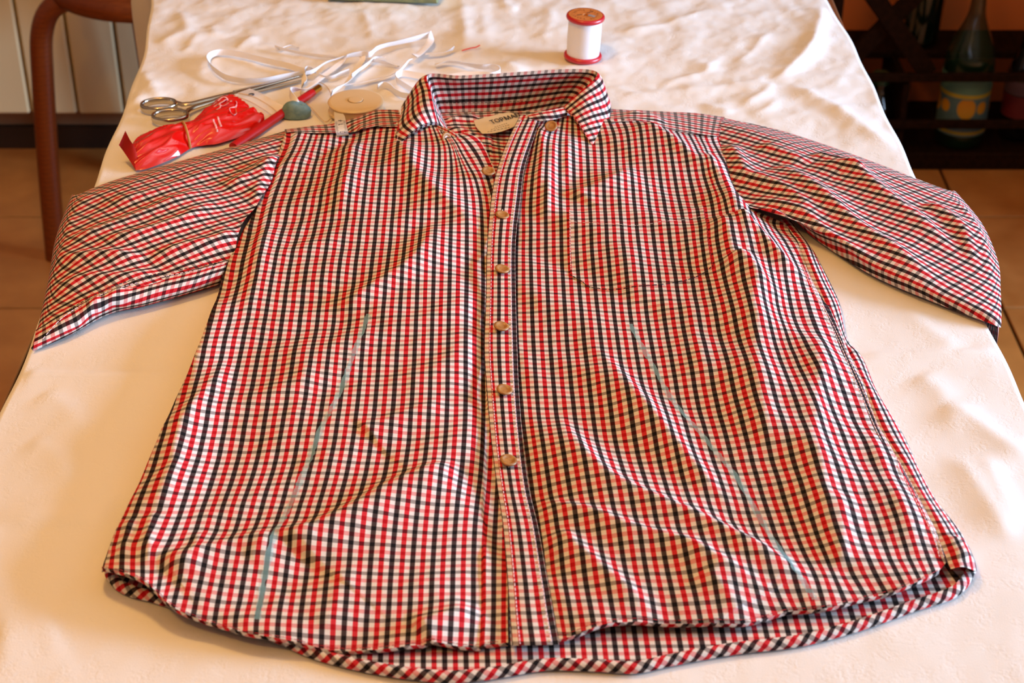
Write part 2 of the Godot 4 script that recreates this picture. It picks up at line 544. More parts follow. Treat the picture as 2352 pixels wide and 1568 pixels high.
func side_net() -> Array:   # rows of control points: x, height, z in tenths of a millimetre; warp and weft count in hundredths of a check
	return [
		knots([2451, 50, -1985, 1820, -2491, 2517, 60, -2009, 1871, -2491, 2571, 50, -1927, 1942, -2491, 2560, 10, -1967, 1983, -2491]),
		knots([2524, 80, -1603, 1820, -2210, 2591, 90, -1585, 1870, -2210, 2655, 60, -1519, 1940, -2210, 2635, 10, -1569, 1992, -2210]),
		knots([2555, 130, -1085, 1820, -1835, 2609, 150, -1050, 1868, -1835, 2701, 60, -1176, 1998, -1835, 2692, 10, -1263, 2070, -1835]),
		knots([2592, 130, -419, 1820, -1355, 2670, 140, -409, 1877, -1355, 2765, 60, -542, 2007, -1355, 2753, 10, -624, 2077, -1355]),
		knots([2669, 130, 154, 1820, -939, 2702, 120, 132, 1849, -939, 2744, 50, 21, 1949, -939, 2733, 10, -35, 1999, -939]),
		knots([2692, 140, 397, 1820, -763, 2755, 130, 356, 1875, -763, 2822, 50, 322, 1954, -763, 2803, 10, 274, 2001, -763]),
		knots([2715, 130, 940, 1820, -373, 2769, 140, 954, 1861, -373, 2854, 60, 867, 1966, -373, 2845, 10, 793, 2030, -373]),
		knots([2763, 130, 1517, 1820, 44, 2843, 140, 1531, 1879, 44, 2946, 60, 1436, 1995, 44, 2934, 10, 1372, 2054, 44]),
		knots([2845, 140, 1963, 1820, 370, 2895, 150, 1976, 1858, 370, 2981, 60, 1866, 1977, 370, 2968, 10, 1805, 2035, 370]),
		knots([2894, 140, 2321, 1820, 631, 2942, 150, 2334, 1857, 631, 3033, 60, 2218, 1981, 631, 3019, 10, 2163, 2035, 631]),
		knots([2920, 140, 2701, 1820, 904, 3002, 160, 2712, 1881, 904, 3122, 70, 2585, 2022, 904, 3114, 10, 2520, 2086, 904]),
		knots([2931, 150, 2983, 1820, 1108, 3019, 180, 2992, 1887, 1108, 3133, 90, 2906, 2008, 1108, 3134, 10, 2819, 2094, 1108]),
		knots([2935, 150, 3073, 1820, 1173, 3020, 170, 3070, 1883, 1173, 3131, 80, 3013, 1994, 1173, 3132, 10, 2934, 2069, 1173]),
	]

func left_sleeve_net() -> Array:   # rows of control points: x, height, z in tenths of a millimetre; warp and weft count in hundredths of a check
	return [
		knots([-2289, 40, -3886, 3217, -491, -2749, 40, -3549, 3240, -81, -3369, 40, -3118, 3282, 461, -3849, 40, -2759, 3300, 891, -4087, 40, -2510, 3265, 1138, -4227, -120, -2752, 3364, 1347, -4242, -320, -2732, 3364, 1492, -4247, -820, -2672, 3364, 1855, -4147, -2320, -2472, 3364, 2946]),
		knots([-2251, 120, -3473, 2963, -324, -2711, 140, -3172, 3002, 69, -3338, 140, -2754, 3054, 609, -3800, 130, -2461, 3100, 1000, -4059, 100, -2317, 3137, 1210, -4232, -120, -2699, 3283, 1517, -4247, -320, -2679, 3283, 1662, -4252, -820, -2619, 3283, 2025, -4152, -2320, -2419, 3283, 3116]),
		knots([-2266, 130, -2505, 2430, 125, -2793, 180, -2165, 2477, 573, -3346, 170, -1888, 2574, 1007, -3745, 160, -1701, 2651, 1315, -4031, 90, -1642, 2748, 1501, -4202, -120, -1963, 2877, 1775, -4217, -320, -1943, 2877, 1920, -4222, -820, -1883, 2877, 2282, -4122, -2320, -1683, 2877, 3373]),
		knots([-2413, 200, -1668, 2027, 587, -2877, 180, -1424, 2102, 957, -3327, 180, -1151, 2154, 1332, -3678, 160, -995, 2227, 1598, -3951, 90, -958, 2331, 1767, -4111, -120, -1288, 2459, 2043, -4126, -320, -1268, 2459, 2188, -4131, -820, -1208, 2459, 2550, -4031, -2320, -1008, 2459, 3641]),
		knots([-2430, 120, -1218, 1777, 801, -2867, 180, -885, 1797, 1196, -3275, 180, -664, 1859, 1524, -3631, 160, -411, 1880, 1837, -3889, 90, -379, 1979, 1996, -4046, -120, -731, 2113, 2282, -4061, -320, -711, 2113, 2427, -4066, -820, -651, 2113, 2789, -3966, -2320, -451, 2113, 3880]),
		knots([-2443, 110, -1029, 1678, 894, -2874, 180, -701, 1698, 1284, -3293, 180, -470, 1759, 1622, -3653, 150, -170, 1756, 1959, -3870, 80, -5, 1762, 2156, -3997, -120, -240, 1857, 2376, -4012, -320, -220, 1857, 2521, -4017, -820, -160, 1857, 2884, -3917, -2320, 40, 1857, 3975]),
		knots([-2472, 50, -922, 1614, 959, -2895, 80, -652, 1623, 1318, -3325, 80, -438, 1687, 1655, -3681, 60, -158, 1691, 1980, -3889, 30, 129, 1687, 2227, -3986, -120, -38, 1756, 2389, -4001, -320, -18, 1756, 2534, -4006, -820, 42, 1756, 2896, -3906, -2320, 242, 1756, 3988]),
	]

func right_sleeve_net() -> Array:   # rows of control points: x, height, z in tenths of a millimetre; warp and weft count in hundredths of a check
	return [
		knots([2179, 40, -4183, -3251, -811, 2659, 40, -3927, -3347, -430, 3205, 40, -3480, -3366, 77, 3683, 40, -3034, -3351, 547, 4120, 40, -2607, -3323, 986, 4260, -120, -2869, -3427, 1205, 4275, -320, -2849, -3427, 1350, 4280, -820, -2789, -3427, 1713, 4180, -2320, -2589, -3427, 2804]),
		knots([2078, 120, -3800, -2990, -684, 2615, 150, -3479, -3073, -241, 3149, 150, -3058, -3099, 248, 3626, 140, -2673, -3117, 688, 4105, 100, -2378, -3185, 1087, 4293, -120, -2770, -3336, 1403, 4308, -320, -2750, -3336, 1548, 4313, -820, -2690, -3336, 1911, 4213, -2320, -2490, -3336, 3002]),
		knots([2024, 130, -3145, -2611, -402, 2570, 190, -2674, -2616, 117, 3106, 180, -2295, -2666, 587, 3564, 170, -1930, -2686, 1007, 4180, 100, -1753, -2884, 1424, 4388, -120, -2196, -3053, 1771, 4403, -320, -2176, -3053, 1916, 4408, -820, -2116, -3053, 2279, 4308, -2320, -1916, -3053, 3370]),
		knots([2075, 130, -2478, -2275, -57, 2606, 190, -2189, -2371, 367, 3135, 180, -1746, -2383, 864, 3583, 170, -1323, -2368, 1306, 4168, 90, -1117, -2534, 1721, 4371, -120, -1521, -2691, 2043, 4386, -320, -1501, -2691, 2188, 4391, -820, -1441, -2691, 2550, 4291, -2320, -1241, -2691, 3641]),
		knots([2167, 170, -2022, -2070, 209, 2635, 190, -1687, -2113, 622, 3105, 180, -1228, -2089, 1094, 3565, 160, -846, -2101, 1523, 4095, 90, -671, -2259, 1893, 4282, -120, -1061, -2408, 2204, 4297, -320, -1041, -2408, 2349, 4302, -820, -981, -2408, 2712, 4202, -2320, -781, -2408, 3803]),
		knots([2364, 220, -1878, -2031, 384, 2668, 170, -1577, -2068, 691, 3090, 150, -1013, -1964, 1188, 3534, 130, -582, -1943, 1632, 4035, 70, -321, -2041, 2027, 4183, -120, -659, -2167, 2297, 4198, -320, -639, -2167, 2442, 4203, -820, -579, -2167, 2804, 4103, -2320, -379, -2167, 3895]),
		knots([2451, 140, -1978, -1920, 384, 2720, 30, -1685, -1937, 668, 3118, 30, -1031, -1874, 1194, 3564, 30, -577, -1870, 1651, 4022, 20, -202, -1961, 2076, 4107, -120, -398, -2035, 2245, 4122, -320, -378, -2035, 2390, 4127, -820, -318, -2035, 2752, 4027, -2320, -118, -2035, 3843]),
	]

func underside_net() -> Array:   # rows of control points: x, height, z in tenths of a millimetre; warp and weft count in hundredths of a check
	return [
		knots([-2460, 160, -1048, 0, 0, -2472, 152, -914, 97, 0, -2504, 88, -837, 173, 0, -2534, 10, -886, 243, 0]),
		knots([-2664, 185, -884, 0, 190, -2676, 176, -747, 99, 190, -2712, 102, -679, 176, 190, -2750, 10, -747, 263, 190]),
		knots([-3031, 195, -697, 0, 476, -3023, 185, -554, 103, 476, -3039, 107, -482, 181, 476, -3071, 10, -553, 270, 476]),
		knots([-3379, 195, -452, 0, 762, -3359, 185, -342, 81, 762, -3362, 107, -310, 141, 762, -3392, 10, -398, 238, 762]),
		knots([-3691, 165, -187, 0, 1045, -3650, 157, -79, 84, 1045, -3624, 91, -29, 146, 1045, -3637, 10, -89, 219, 1045]),
		knots([-3910, 90, -29, 0, 1260, -3893, 85, 78, 78, 1260, -3888, 50, 167, 147, 1260, -3897, 10, 170, 177, 1260]),
	]

func back_net() -> Array:   # rows of control points: x, height, z in tenths of a millimetre; warp and weft count in hundredths of a check
	return [
		knots([-2756, 40, 2988, -1873, 2179, -2663, 40, 3118, -1826, 2273, -2547, 40, 3197, -1756, 2330, -2389, 40, 3254, -1653, 2371, -2167, 40, 3358, -1511, 2446, -1858, 40, 3520, -1309, 2562, -1562, 40, 3628, -1108, 2640, -1353, 40, 3751, -968, 2728, -1178, 40, 3835, -847, 2789, -926, 40, 3919, -668, 2849, -676, 40, 3978, -487, 2892, -431, 40, 4013, -308, 2917, -227, 40, 4001, -157, 2908, -25, 40, 3958, -8, 2877, 223, 40, 3903, 173, 2838, 531, 40, 3911, 398, 2843, 774, 40, 3930, 577, 2858, 985, 40, 3871, 728, 2815, 1197, 40, 3811, 879, 2772, 1450, 40, 3751, 1058, 2728, 1826, 40, 3689, 1323, 2684, 2091, 40, 3603, 1504, 2622, 2362, 40, 3490, 1683, 2541, 2645, 40, 3350, 1865, 2440, 2927, 40, 3224, 2044, 2349, 3057, 40, 3104, 2116, 2263, 3138, 40, 2978, 2152, 2173]),
		knots([-2735, 45, 2971, -1873, 2168, -2650, 45, 3089, -1826, 2253, -2540, 45, 3157, -1756, 2301, -2390, 45, 3199, -1653, 2331, -2168, 45, 3304, -1511, 2407, -1859, 45, 3466, -1309, 2524, -1564, 45, 3575, -1108, 2602, -1354, 45, 3699, -968, 2691, -1180, 45, 3784, -847, 2752, -928, 45, 3868, -668, 2813, -678, 45, 3928, -487, 2856, -433, 45, 3963, -308, 2881, -229, 45, 3951, -157, 2873, -27, 45, 3908, -8, 2842, 220, 45, 3852, 173, 2802, 528, 45, 3860, 398, 2807, 772, 45, 3880, 577, 2822, 982, 45, 3820, 728, 2779, 1194, 45, 3760, 879, 2735, 1447, 45, 3699, 1058, 2691, 1823, 45, 3637, 1323, 2647, 2088, 45, 3550, 1504, 2584, 2358, 45, 3437, 1683, 2502, 2641, 45, 3295, 1865, 2400, 2919, 45, 3183, 2044, 2320, 3041, 45, 3076, 2116, 2243, 3114, 45, 2962, 2152, 2161]),
		knots([-2673, 40, 2892, -1873, 2110, -2611, 40, 2969, -1826, 2166, -2523, 40, 2997, -1756, 2186, -2400, 40, 2988, -1653, 2179, -2178, 40, 3096, -1511, 2257, -1869, 40, 3263, -1309, 2378, -1573, 40, 3375, -1108, 2458, -1363, 40, 3503, -968, 2550, -1189, 40, 3591, -847, 2613, -936, 40, 3677, -668, 2675, -686, 40, 3738, -487, 2719, -441, 40, 3775, -308, 2746, -237, 40, 3763, -157, 2737, -35, 40, 3718, -8, 2705, 213, 40, 3661, 173, 2664, 521, 40, 3669, 398, 2670, 765, 40, 3689, 577, 2684, 975, 40, 3628, 728, 2640, 1187, 40, 3566, 879, 2595, 1441, 40, 3503, 1058, 2550, 1816, 40, 3439, 1323, 2504, 2082, 40, 3350, 1504, 2440, 2352, 40, 3233, 1683, 2356, 2634, 40, 3087, 1865, 2251, 2900, 40, 3024, 2044, 2205, 2997, 40, 2956, 2116, 2156, 3044, 40, 2882, 2152, 2104]),
		knots([-2550, 30, 2733, -1873, 1996, -2534, 30, 2729, -1826, 1993, -2491, 30, 2672, -1756, 1952, -2422, 30, 2555, -1653, 1868, -2199, 30, 2669, -1511, 1950, -1889, 30, 2847, -1309, 2078, -1592, 30, 2967, -1108, 2164, -1382, 30, 3102, -968, 2261, -1207, 30, 3195, -847, 2328, -954, 30, 3286, -668, 2394, -702, 30, 3351, -487, 2441, -457, 30, 3390, -308, 2469, -252, 30, 3377, -157, 2459, -50, 30, 3330, -8, 2425, 198, 30, 3269, 173, 2382, 506, 30, 3278, 398, 2388, 750, 30, 3299, 577, 2404, 961, 30, 3234, 728, 2357, 1173, 30, 3168, 879, 2309, 1427, 30, 3102, 1058, 2261, 1803, 30, 3034, 1323, 2213, 2069, 30, 2939, 1504, 2145, 2339, 30, 2815, 1683, 2055, 2622, 30, 2660, 1865, 1944, 2862, 30, 2700, 2044, 1973, 2909, 30, 2714, 2116, 1983, 2904, 30, 2724, 2152, 1990]),
	]


func _ready() -> void:
	# ------------------------------------------------------------ camera, air and light
	var cam := Camera3D.new()
	cam.name = "camera"
	cam.fov = 22.18
	cam.near = 0.05
	cam.position = Vector3(0, T + 0.769, 1.208)
	cam.rotation_degrees = Vector3(-32.5, 0, 0)
	var lens := CameraAttributesPhysical.new()
	lens.frustum_focus_distance = 1.46
	lens.frustum_focal_length = 38.0
	lens.exposure_aperture = 7.2
	cam.attributes = lens
	add_child(cam)
	cam.fov = 22.18
	cam.current = true

	var around := WorldEnvironment.new()
	around.name = "surroundings"
	var e := Environment.new()
	var sky := Sky.new()
	var air := ProceduralSkyMaterial.new()
	air.sky_top_color = Color(0.55, 0.68, 0.9)
	air.sky_horizon_color = Color(0.85, 0.89, 0.95)
	air.ground_bottom_color = Color(0.35, 0.36, 0.34)
	air.ground_horizon_color = Color(0.7, 0.72, 0.72)
	sky.sky_material = air
	e.background_mode = Environment.BG_SKY
	e.sky = sky
	e.background_energy_multiplier = 0.5
	e.tonemap_mode = Environment.TONE_MAPPER_LINEAR
	e.tonemap_exposure = 1.0
	e.sdfgi_enabled = true
	e.ssao_enabled = true
	e.ssil_enabled = true
	around.environment = e
	add_child(around)

	# daylight that comes in through the window in the wall on the right
	var day := AreaLight3D.new()
	day.name = "window_daylight"
	day.area_size = Vector2(1.5, 0.90)
	day.light_color = Color(0.74, 0.86, 1.0)
	day.light_energy = 26.0
	day.area_range = 8.0
	day.shadow_enabled = true
	day.position = Vector3(3.13, 1.47, -0.05)
	day.rotation_degrees = Vector3(0, 90, 0)
	add_child(day)

	rough.seed = 3
	rough.frequency = 0.0115
	rough.fractal_octaves = 2
	fine.seed = 8
	fine.frequency = 0.05
	fine.fractal_octaves = 2

	build_room()
	build_table()
	build_shirt()
	build_sewing_things()
	build_background()


# ---------------------------------------------------------------- the room

func build_room() -> void:
	org = Vector3.ZERO
	var plaster := mat("warm plaster", Color(0.52, 0.42, 0.32), 0.9)
	var left := -1.9
	var right := 3.2
	var back := -1.89
	var deep := -2.08
	var front := 2.6
	var grout := mat("dark grout", Color(0.15, 0.10, 0.06), 1.0)
	grout.metallic_specular = 0.0
	var floor_slab := structure(part("floor", Form.new().box(Vector3((left + right) / 2, -0.056, (deep + front) / 2), Vector3(right - left + 0.3, 0.1, front - deep + 0.3), 0.002), grout), "brown tiled floor with thin dark joints under the table") as MeshInstance3D
	var clay := []
	for k in 3:
		clay.append(dapple("clay tile %d" % k, Color(0.74, 0.48, 0.23).lightened(0.03 * k), Color(0.66, 0.41, 0.185), Vector3(3, 3, 3), 0.45, 30 + k))
	var one := Form.new().box(Vector3.ZERO, Vector3(0.3138, 0.012, 0.3138), 0.0006)
	var first: MeshInstance3D
	var rng := RandomNumberGenerator.new()
	rng.seed = 12
	for ix in 16:
		for iz in 15:
			var x := -0.778 + 0.32 * (ix - 3) + 0.16 - 0.0
			var z := -1.92 + 0.32 * iz - 0.16
			if x - 0.16 < left - 0.1 or x + 0.16 > right + 0.12:
				continue
			var o: MeshInstance3D
			if first == null:
				first = part("tile", one, clay[0], floor_slab)
				o = first
			else:
				o = MeshInstance3D.new()
				o.mesh = first.mesh
				o.material_override = clay[rng.randi() % 3]
				place("tile", o, floor_slab)
			o.position = Vector3(x, -0.0055, z)
	structure(part("ceiling", Form.new().box(Vector3((left + right) / 2, 2.55, (deep + front) / 2), Vector3(right - left + 0.3, 0.1, front - deep + 0.3), 0.002), mat("ceiling white", Color(0.74, 0.66, 0.56), 0.9)), "pale ceiling")
	structure(part("wall_left", Form.new().box(Vector3(left - 0.06, 1.25, (deep + front) / 2), Vector3(0.12, 2.5, front - deep + 0.24), 0.002), plaster), "warm plain wall on the left")
	structure(part("wall_front", Form.new().box(Vector3((left + right) / 2, 1.25, front + 0.06), Vector3(right - left + 0.3, 2.5, 0.12), 0.002), plaster), "warm plain wall behind the viewer")
	structure(part("wall_back", Form.new().box(Vector3((left + 0.35) / 2, 1.25, back - 0.15), Vector3(0.35 - left, 2.5, 0.30), 0.002), mat("brown wall", Color(0.60, 0.44, 0.30), 0.9)), "brownish wall behind the radiator")
	structure(part("wall_recess", Form.new().box(Vector3((right + 0.35) / 2, 1.25, deep - 0.06), Vector3(right - 0.35, 2.5, 0.12), 0.002), mat("terracotta wall", Color(0.80, 0.42, 0.19), 0.85)), "terracotta wall behind the bottle rack")
	structure(part("baseboard_back", Form.new().box(Vector3((left + 0.35) / 2, 0.024, back + 0.004), Vector3(0.35 - left, 0.048, 0.012), 0.001), mat("dark skirting", Color(0.16, 0.09, 0.055), 0.5)), "low dark skirting below the radiator")
	structure(part("wall_partition", Form.new().box(Vector3(1.68, 1.25, (deep - 0.92) / 2), Vector3(0.14, 2.5, -0.92 - deep), 0.002), plaster), "short warm partition wall right of the bottle rack")
	# the wall on the right, with the window
	var w := Form.new()
	var z0 := -0.83
	var z1 := 0.73
	var y0 := 0.98
	var y1 := 1.96
	w.box(Vector3(right + 0.06, y0 / 2, (deep + front) / 2), Vector3(0.12, y0, front - deep + 0.24), 0.001)
	w.box(Vector3(right + 0.06, (y1 + 2.5) / 2, (deep + front) / 2), Vector3(0.12, 2.5 - y1, front - deep + 0.24), 0.001)
	w.box(Vector3(right + 0.06, (y0 + y1) / 2, (deep - 0.12 + z0) / 2), Vector3(0.12, y1 - y0, z0 - deep + 0.12), 0.001)
	w.box(Vector3(right + 0.06, (y0 + y1) / 2, (front + 0.12 + z1) / 2), Vector3(0.12, y1 - y0, front + 0.12 - z1), 0.001)
	structure(part("wall_right", w, plaster), "warm plain wall with the window on the right")
	var win := Node3D.new()
	place("window_1", win)
	structure(win, "white framed window in the right wall")
	var white := mat("window paint", Color(0.88, 0.87, 0.84), 0.4)
	var fr := Form.new()
	for z in [z0 + 0.025, (z0 + z1) / 2, z1 - 0.025]:
		fr.box(Vector3(right + 0.07, (y0 + y1) / 2, z), Vector3(0.05, y1 - y0, 0.05), 0.003)
	for y in [y0 + 0.025, y1 - 0.025]:
		fr.box(Vector3(right + 0.07, y, (z0 + z1) / 2), Vector3(0.05, 0.05, z1 - z0 - 0.1), 0.003)
	part("window_frame", fr, white, win)
	var glass := mat("window glass", Color(1, 1, 1, 0.06), 0.02)
	glass.transparency = BaseMaterial3D.TRANSPARENCY_ALPHA
	for s in [-1.0, 1.0]:
		part("pane", Form.new().box(Vector3(right + 0.07, (y0 + y1) / 2, (z0 + z1) / 2 + s * 0.377), Vector3(0.004, y1 - y0 - 0.09, 0.70), 0.0005), glass, win)
	# the lamp that hangs over the table
	var at := Vector3(-0.30, 2.02, -0.12)
	var lamp := thing("pendant_lamp", "round warm white globe lamp hanging from the ceiling above the left table edge", "lamp", Vector3(at.x, 2.5, at.z), "", true)
	var globe := []
	for k in 17:
		var a := PI * k / 16.0 - PI / 2
		globe.append(Vector2(cos(a) * 0.11, sin(a) * 0.11))
	var bulb := mat("lamp glass", Color(0.9, 0.8, 0.65), 0.4)
	bulb.emission_enabled = true
	bulb.emission = Color(1.0, 0.72, 0.42)
	bulb.emission_energy_multiplier = 4.0
	part("lamp_globe", Form.new().lathe(globe, at, 32), bulb, lamp, 33)
	part("cord", Form.new().tube([at + Vector3(0, 0.105, 0), Vector3(at.x, 2.47, at.z)], 0.003, 8), mat("lamp cord", Color(0.1, 0.09, 0.08), 0.6), lamp)
	part("ceiling_rose", Form.new().lathe([Vector2(0.0, -0.035), Vector2(0.035, -0.03), Vector2(0.05, -0.004), Vector2(0.05, 0.0)], Vector3(at.x, 2.5, at.z), 24), white, lamp)
	var glow := OmniLight3D.new()
	glow.name = "lamp_light"
	glow.light_color = Color(1.0, 0.755, 0.375)
	glow.light_energy = 0.62
	glow.light_size = 0.10
	glow.omni_range = 12.0
	glow.omni_attenuation = 2.0
	glow.shadow_enabled = true
	glow.position = at - Vector3(at.x, 2.5, at.z)
	lamp.add_child(glow)
	# a second lamp, flat under the ceiling behind the viewer
	var spot := Vector3(-0.55, 2.40, 1.05)
	var plafond := thing("ceiling_lamp", "flat round warm ceiling lamp behind the viewer", "lamp", Vector3(spot.x, 2.5, spot.z), "", true)
	var dish := []
	for k in 13:
		var a := PI * k / 24.0
		dish.append(Vector2(sin(a) * 0.14, 0.045 - cos(a) * 0.055))
	part("lamp_dish", Form.new().lathe(dish, spot + Vector3(0, 0.03, 0), 36), bulb, plafond, 37)
	part("ceiling_plate", Form.new().lathe([Vector2(0.0, 0.072), Vector2(0.15, 0.072), Vector2(0.155, 0.085), Vector2(0.155, 0.098), Vector2(0.0, 0.098)], spot, 36), white, plafond)
	var fill := OmniLight3D.new()
	fill.name = "ceiling_lamp_light"
	fill.light_color = glow.light_color
	fill.light_energy = 0.48
	fill.light_size = 0.07
	fill.omni_range = 12.0
	fill.omni_attenuation = 2.0
	fill.shadow_enabled = true
	fill.position = spot + Vector3(0, -0.11, 0) - Vector3(spot.x, 2.5, spot.z)
	plafond.add_child(fill)


# ---------------------------------------------------------------- table and tablecloth

const NEAR := 0.62
const FAR := -0.97

func edge_left(z: float) -> float:
	var far := minf(0.0, z + 0.5)
	return -0.395 + 0.0012 * sin(z * 40.0) + minf(0.0, z) * 0.020 - far * far * 0.30


func edge_right(z: float) -> float:
	var far := minf(0.0, z + 0.5)
	return 0.398 + clampf(z * 0.025, -0.012, 0.01) + 0.001 * sin(z * 47.0) - far * far * 0.19


func build_table() -> void:
	var wood := dapple("table wood", Color(0.50, 0.30, 0.16), Color(0.34, 0.19, 0.09), Vector3(2, 30, 30), 0.5, 3)
	var t := thing("dining_table", "wooden dining table hidden under the white cloth", "table", Vector3(0, 0, -0.17), "", true)
	part("table_top", Form.new().box(Vector3(0, T - 0.018, (NEAR + FAR) / 2), Vector3(0.768, 0.03, NEAR - FAR - 0.02), 0.003), wood, t)
	for s in [-1.0, 1.0]:
		part("apron", Form.new().box(Vector3(s * 0.33, T - 0.08, (NEAR + FAR) / 2), Vector3(0.02, 0.09, NEAR - FAR - 0.2), 0.002), wood, t)
		for k in [-1.0, 1.0]:
			part("leg", Form.new().box(Vector3(s * 0.33, (T - 0.034) / 2, (NEAR + FAR) / 2 + k * 0.70), Vector3(0.055, T - 0.034, 0.055), 0.004), wood, t)

	var cloth_white := mat("white cotton", Color(0.89, 0.875, 0.86), 0.85)
	cloth_white.heightmap_enabled = true
	cloth_white.heightmap_texture = damask_texture()
	cloth_white.heightmap_scale = 0.035
	cloth_white.rim_enabled = true
	cloth_white.rim = 0.2
	cloth_white.uv1_scale = Vector3(5.5, 5.5, 5.5)
	var creases := [
		fold([Vector2(0.2799, -0.5183), Vector2(0.2938, -0.5355), Vector2(0.3212, -0.579), Vector2(0.3403, -0.6279), Vector2(0.3558, -0.6856), Vector2(0.3722, -0.7813)], 4.5, 14, 9),
		fold([Vector2(0.2882, -0.5286), Vector2(0.3149, -0.4858), Vector2(0.344, -0.4373), Vector2(0.3662, -0.3849), Vector2(0.3812, -0.3474)], 3.0, 12, 14),
		fold([Vector2(0.0984, -0.4825), Vector2(0.1495, -0.4903), Vector2(0.1964, -0.4991), Vector2(0.2442, -0.5126), Vector2(0.283, -0.524), Vector2(0.3825, -0.5309)], 1.6, 9, 16),
		fold([Vector2(0.1212, -0.6571), Vector2(0.149, -0.6661), Vector2(0.1935, -0.6922), Vector2(0.2379, -0.7339)], 1.4, 7, 6),
		fold([Vector2(0.2459, -0.5706), Vector2(0.2657, -0.5971), Vector2(0.2822, -0.6342), Vector2(0.2978, -0.6596)], 1.6, 8, 8),
		fold([Vector2(0.1496, -0.4925), Vector2(0.1801, -0.5263), Vector2(0.2098, -0.5436), Vector2(0.2222, -0.573)], 1.6, 7, 7),
		fold([Vector2(0.2056, -0.5494), Vector2(0.2222, -0.573), Vector2(0.2312, -0.591)], 1.2, 6, 6),
		fold([Vector2(0.2372, -0.449), Vector2(0.2697, -0.4925), Vector2(0.2795, -0.5149)], 2.2, 10, 10),
		fold([Vector2(0.1979, -0.4651), Vector2(0.2146, -0.449), Vector2(0.2268, -0.4363)], 1.6, 8, 8),
		fold([Vector2(0.2444, -0.4331), Vector2(0.2644, -0.449), Vector2(0.2814, -0.476)], 1.6, 8, 8),
		fold([Vector2(-0.4144, -0.5459), Vector2(-0.3967, -0.5263), Vector2(-0.3788, -0.4903), Vector2(-0.3691, -0.4683)], 3.4, 12, 8),
		fold([Vector2(-0.413, -0.4175), Vector2(-0.4066, -0.4543), Vector2(-0.3959, -0.4705), Vector2(-0.3803, -0.4727)], 2.0, 14, 10),
		fold([Vector2(-0.3914, -0.7257), Vector2(-0.3774, -0.6856), Vector2(-0.3629, -0.6405)], 1.6, 10, 8),
		fold([Vector2(-0.3991, -0.6217), Vector2(-0.3826, -0.6405), Vector2(-0.3667, -0.6648)], 2.0, 12, 10),
		fold([Vector2(-0.3658, -0.5971), Vector2(-0.36, -0.6217), Vector2(-0.3559, -0.6596)], 2.0, 9, 9),
		fold([Vector2(-0.3463, -0.6791), Vector2(-0.3358, -0.6405)], 1.6, 8, 8),
		fold([Vector2(-0.3086, -0.6032), Vector2(-0.2996, -0.6279), Vector2(-0.2897, -0.6469)], 1.8, 8, 8),
		fold([Vector2(-0.1773, -0.7325), Vector2(-0.1663, -0.6856), Vector2(-0.1562, -0.6317)], 2.2, 8, 8),
		fold([Vector2(-0.1521, -0.7394), Vector2(-0.1366, -0.6922), Vector2(-0.1282, -0.6596)], 1.2, 10, 10),
		fold([Vector2(-0.0633, -0.7813), Vector2(-0.0556, -0.6988), Vector2(-0.0531, -0.6342), Vector2(-0.0555, -0.6093)], 2.4, 10, 10),
		fold([Vector2(-0.0135, -0.7602), Vector2(-0.0041, -0.7325), Vector2(0.0072, -0.7284)], 2.0, 10, 8),
		fold([Vector2(-0.0349, -0.7394), Vector2(-0.032, -0.6726), Vector2(-0.0275, -0.6342)], 1.2, 9, 9),
		fold([Vector2(-0.0631, -0.585), Vector2(-0.0563, -0.6032), Vector2(-0.044, -0.5971), Vector2(-0.0412, -0.573)], 1.4, 8, 8),
		fold([Vector2(-0.0077, -0.573), Vector2(0.0043, -0.5552), Vector2(0.0113, -0.5401)], 1.6, 7, 7),
		fold([Vector2(0.0457, -0.7394), Vector2(0.043, -0.6726), Vector2(0.0315, -0.6342)], 1.2, 10, 10),
		fold([Vector2(-0.416, 0.0482), Vector2(-0.385, 0.0469), Vector2(-0.3221, 0.0482), Vector2(-0.253, 0.045)], 1.8, 3, 14),
		fold([Vector2(0.2698, 0.0233), Vector2(0.3093, 0.0194), Vector2(0.3559, 0.0167), Vector2(0.4103, 0.0115)], 1.8, 4, 10),
		fold([Vector2(-0.3726, 0.2326), Vector2(-0.3329, 0.2306), Vector2(-0.3012, 0.2341), Vector2(-0.2819, 0.2381)], 2.4, 20, 16),
		fold([Vector2(-0.36, 0.2821), Vector2(-0.3302, 0.269), Vector2(-0.3071, 0.2642), Vector2(-0.2824, 0.2671)], -3.5, 34, 42),
		fold([Vector2(-0.34, 0.3608), Vector2(-0.3161, 0.3546), Vector2(-0.2957, 0.3441)], 2.2, 25, 25),
		fold([Vector2(0.337, 0.0899), Vector2(0.3528, 0.1105), Vector2(0.3694, 0.1392), Vector2(0.3887, 0.1667)], 2.6, 12, 16),
		fold([Vector2(0.3287, 0.1531), Vector2(0.3375, 0.1934), Vector2(0.3438, 0.2341), Vector2(0.3491, 0.2633)], 2.4, 10, 18),
		fold([Vector2(0.3525, 0.1558), Vector2(0.3541, 0.2038), Vector2(0.3568, 0.244)], 2.0, 10, 14),
		fold([Vector2(0.321, 0.0501), Vector2(0.3368, 0.0748), Vector2(0.3365, 0.1392)], 1.6, 14, 16),
		fold([Vector2(0.3345, -0.0569), Vector2(0.3482, -0.0152), Vector2(0.3677, 0.0115)], 1.4, 12, 16),
		fold([Vector2(-0.3668, 0.1392), Vector2(-0.3401, 0.1558), Vector2(-0.3212, 0.1986)], 1.6, 10, 14),
		fold([Vector2(-0.3717, 0.0748), Vector2(-0.3472, 0.0929), Vector2(-0.3264, 0.1278)], 1.4, 10, 14),
	]
	var wrinkle := FastNoiseLite.new()
	wrinkle.seed = 77
	wrinkle.frequency = 0.016
	wrinkle.fractal_octaves = 3
	wrinkle.domain_warp_enabled = true
	wrinkle.domain_warp_amplitude = 18.0
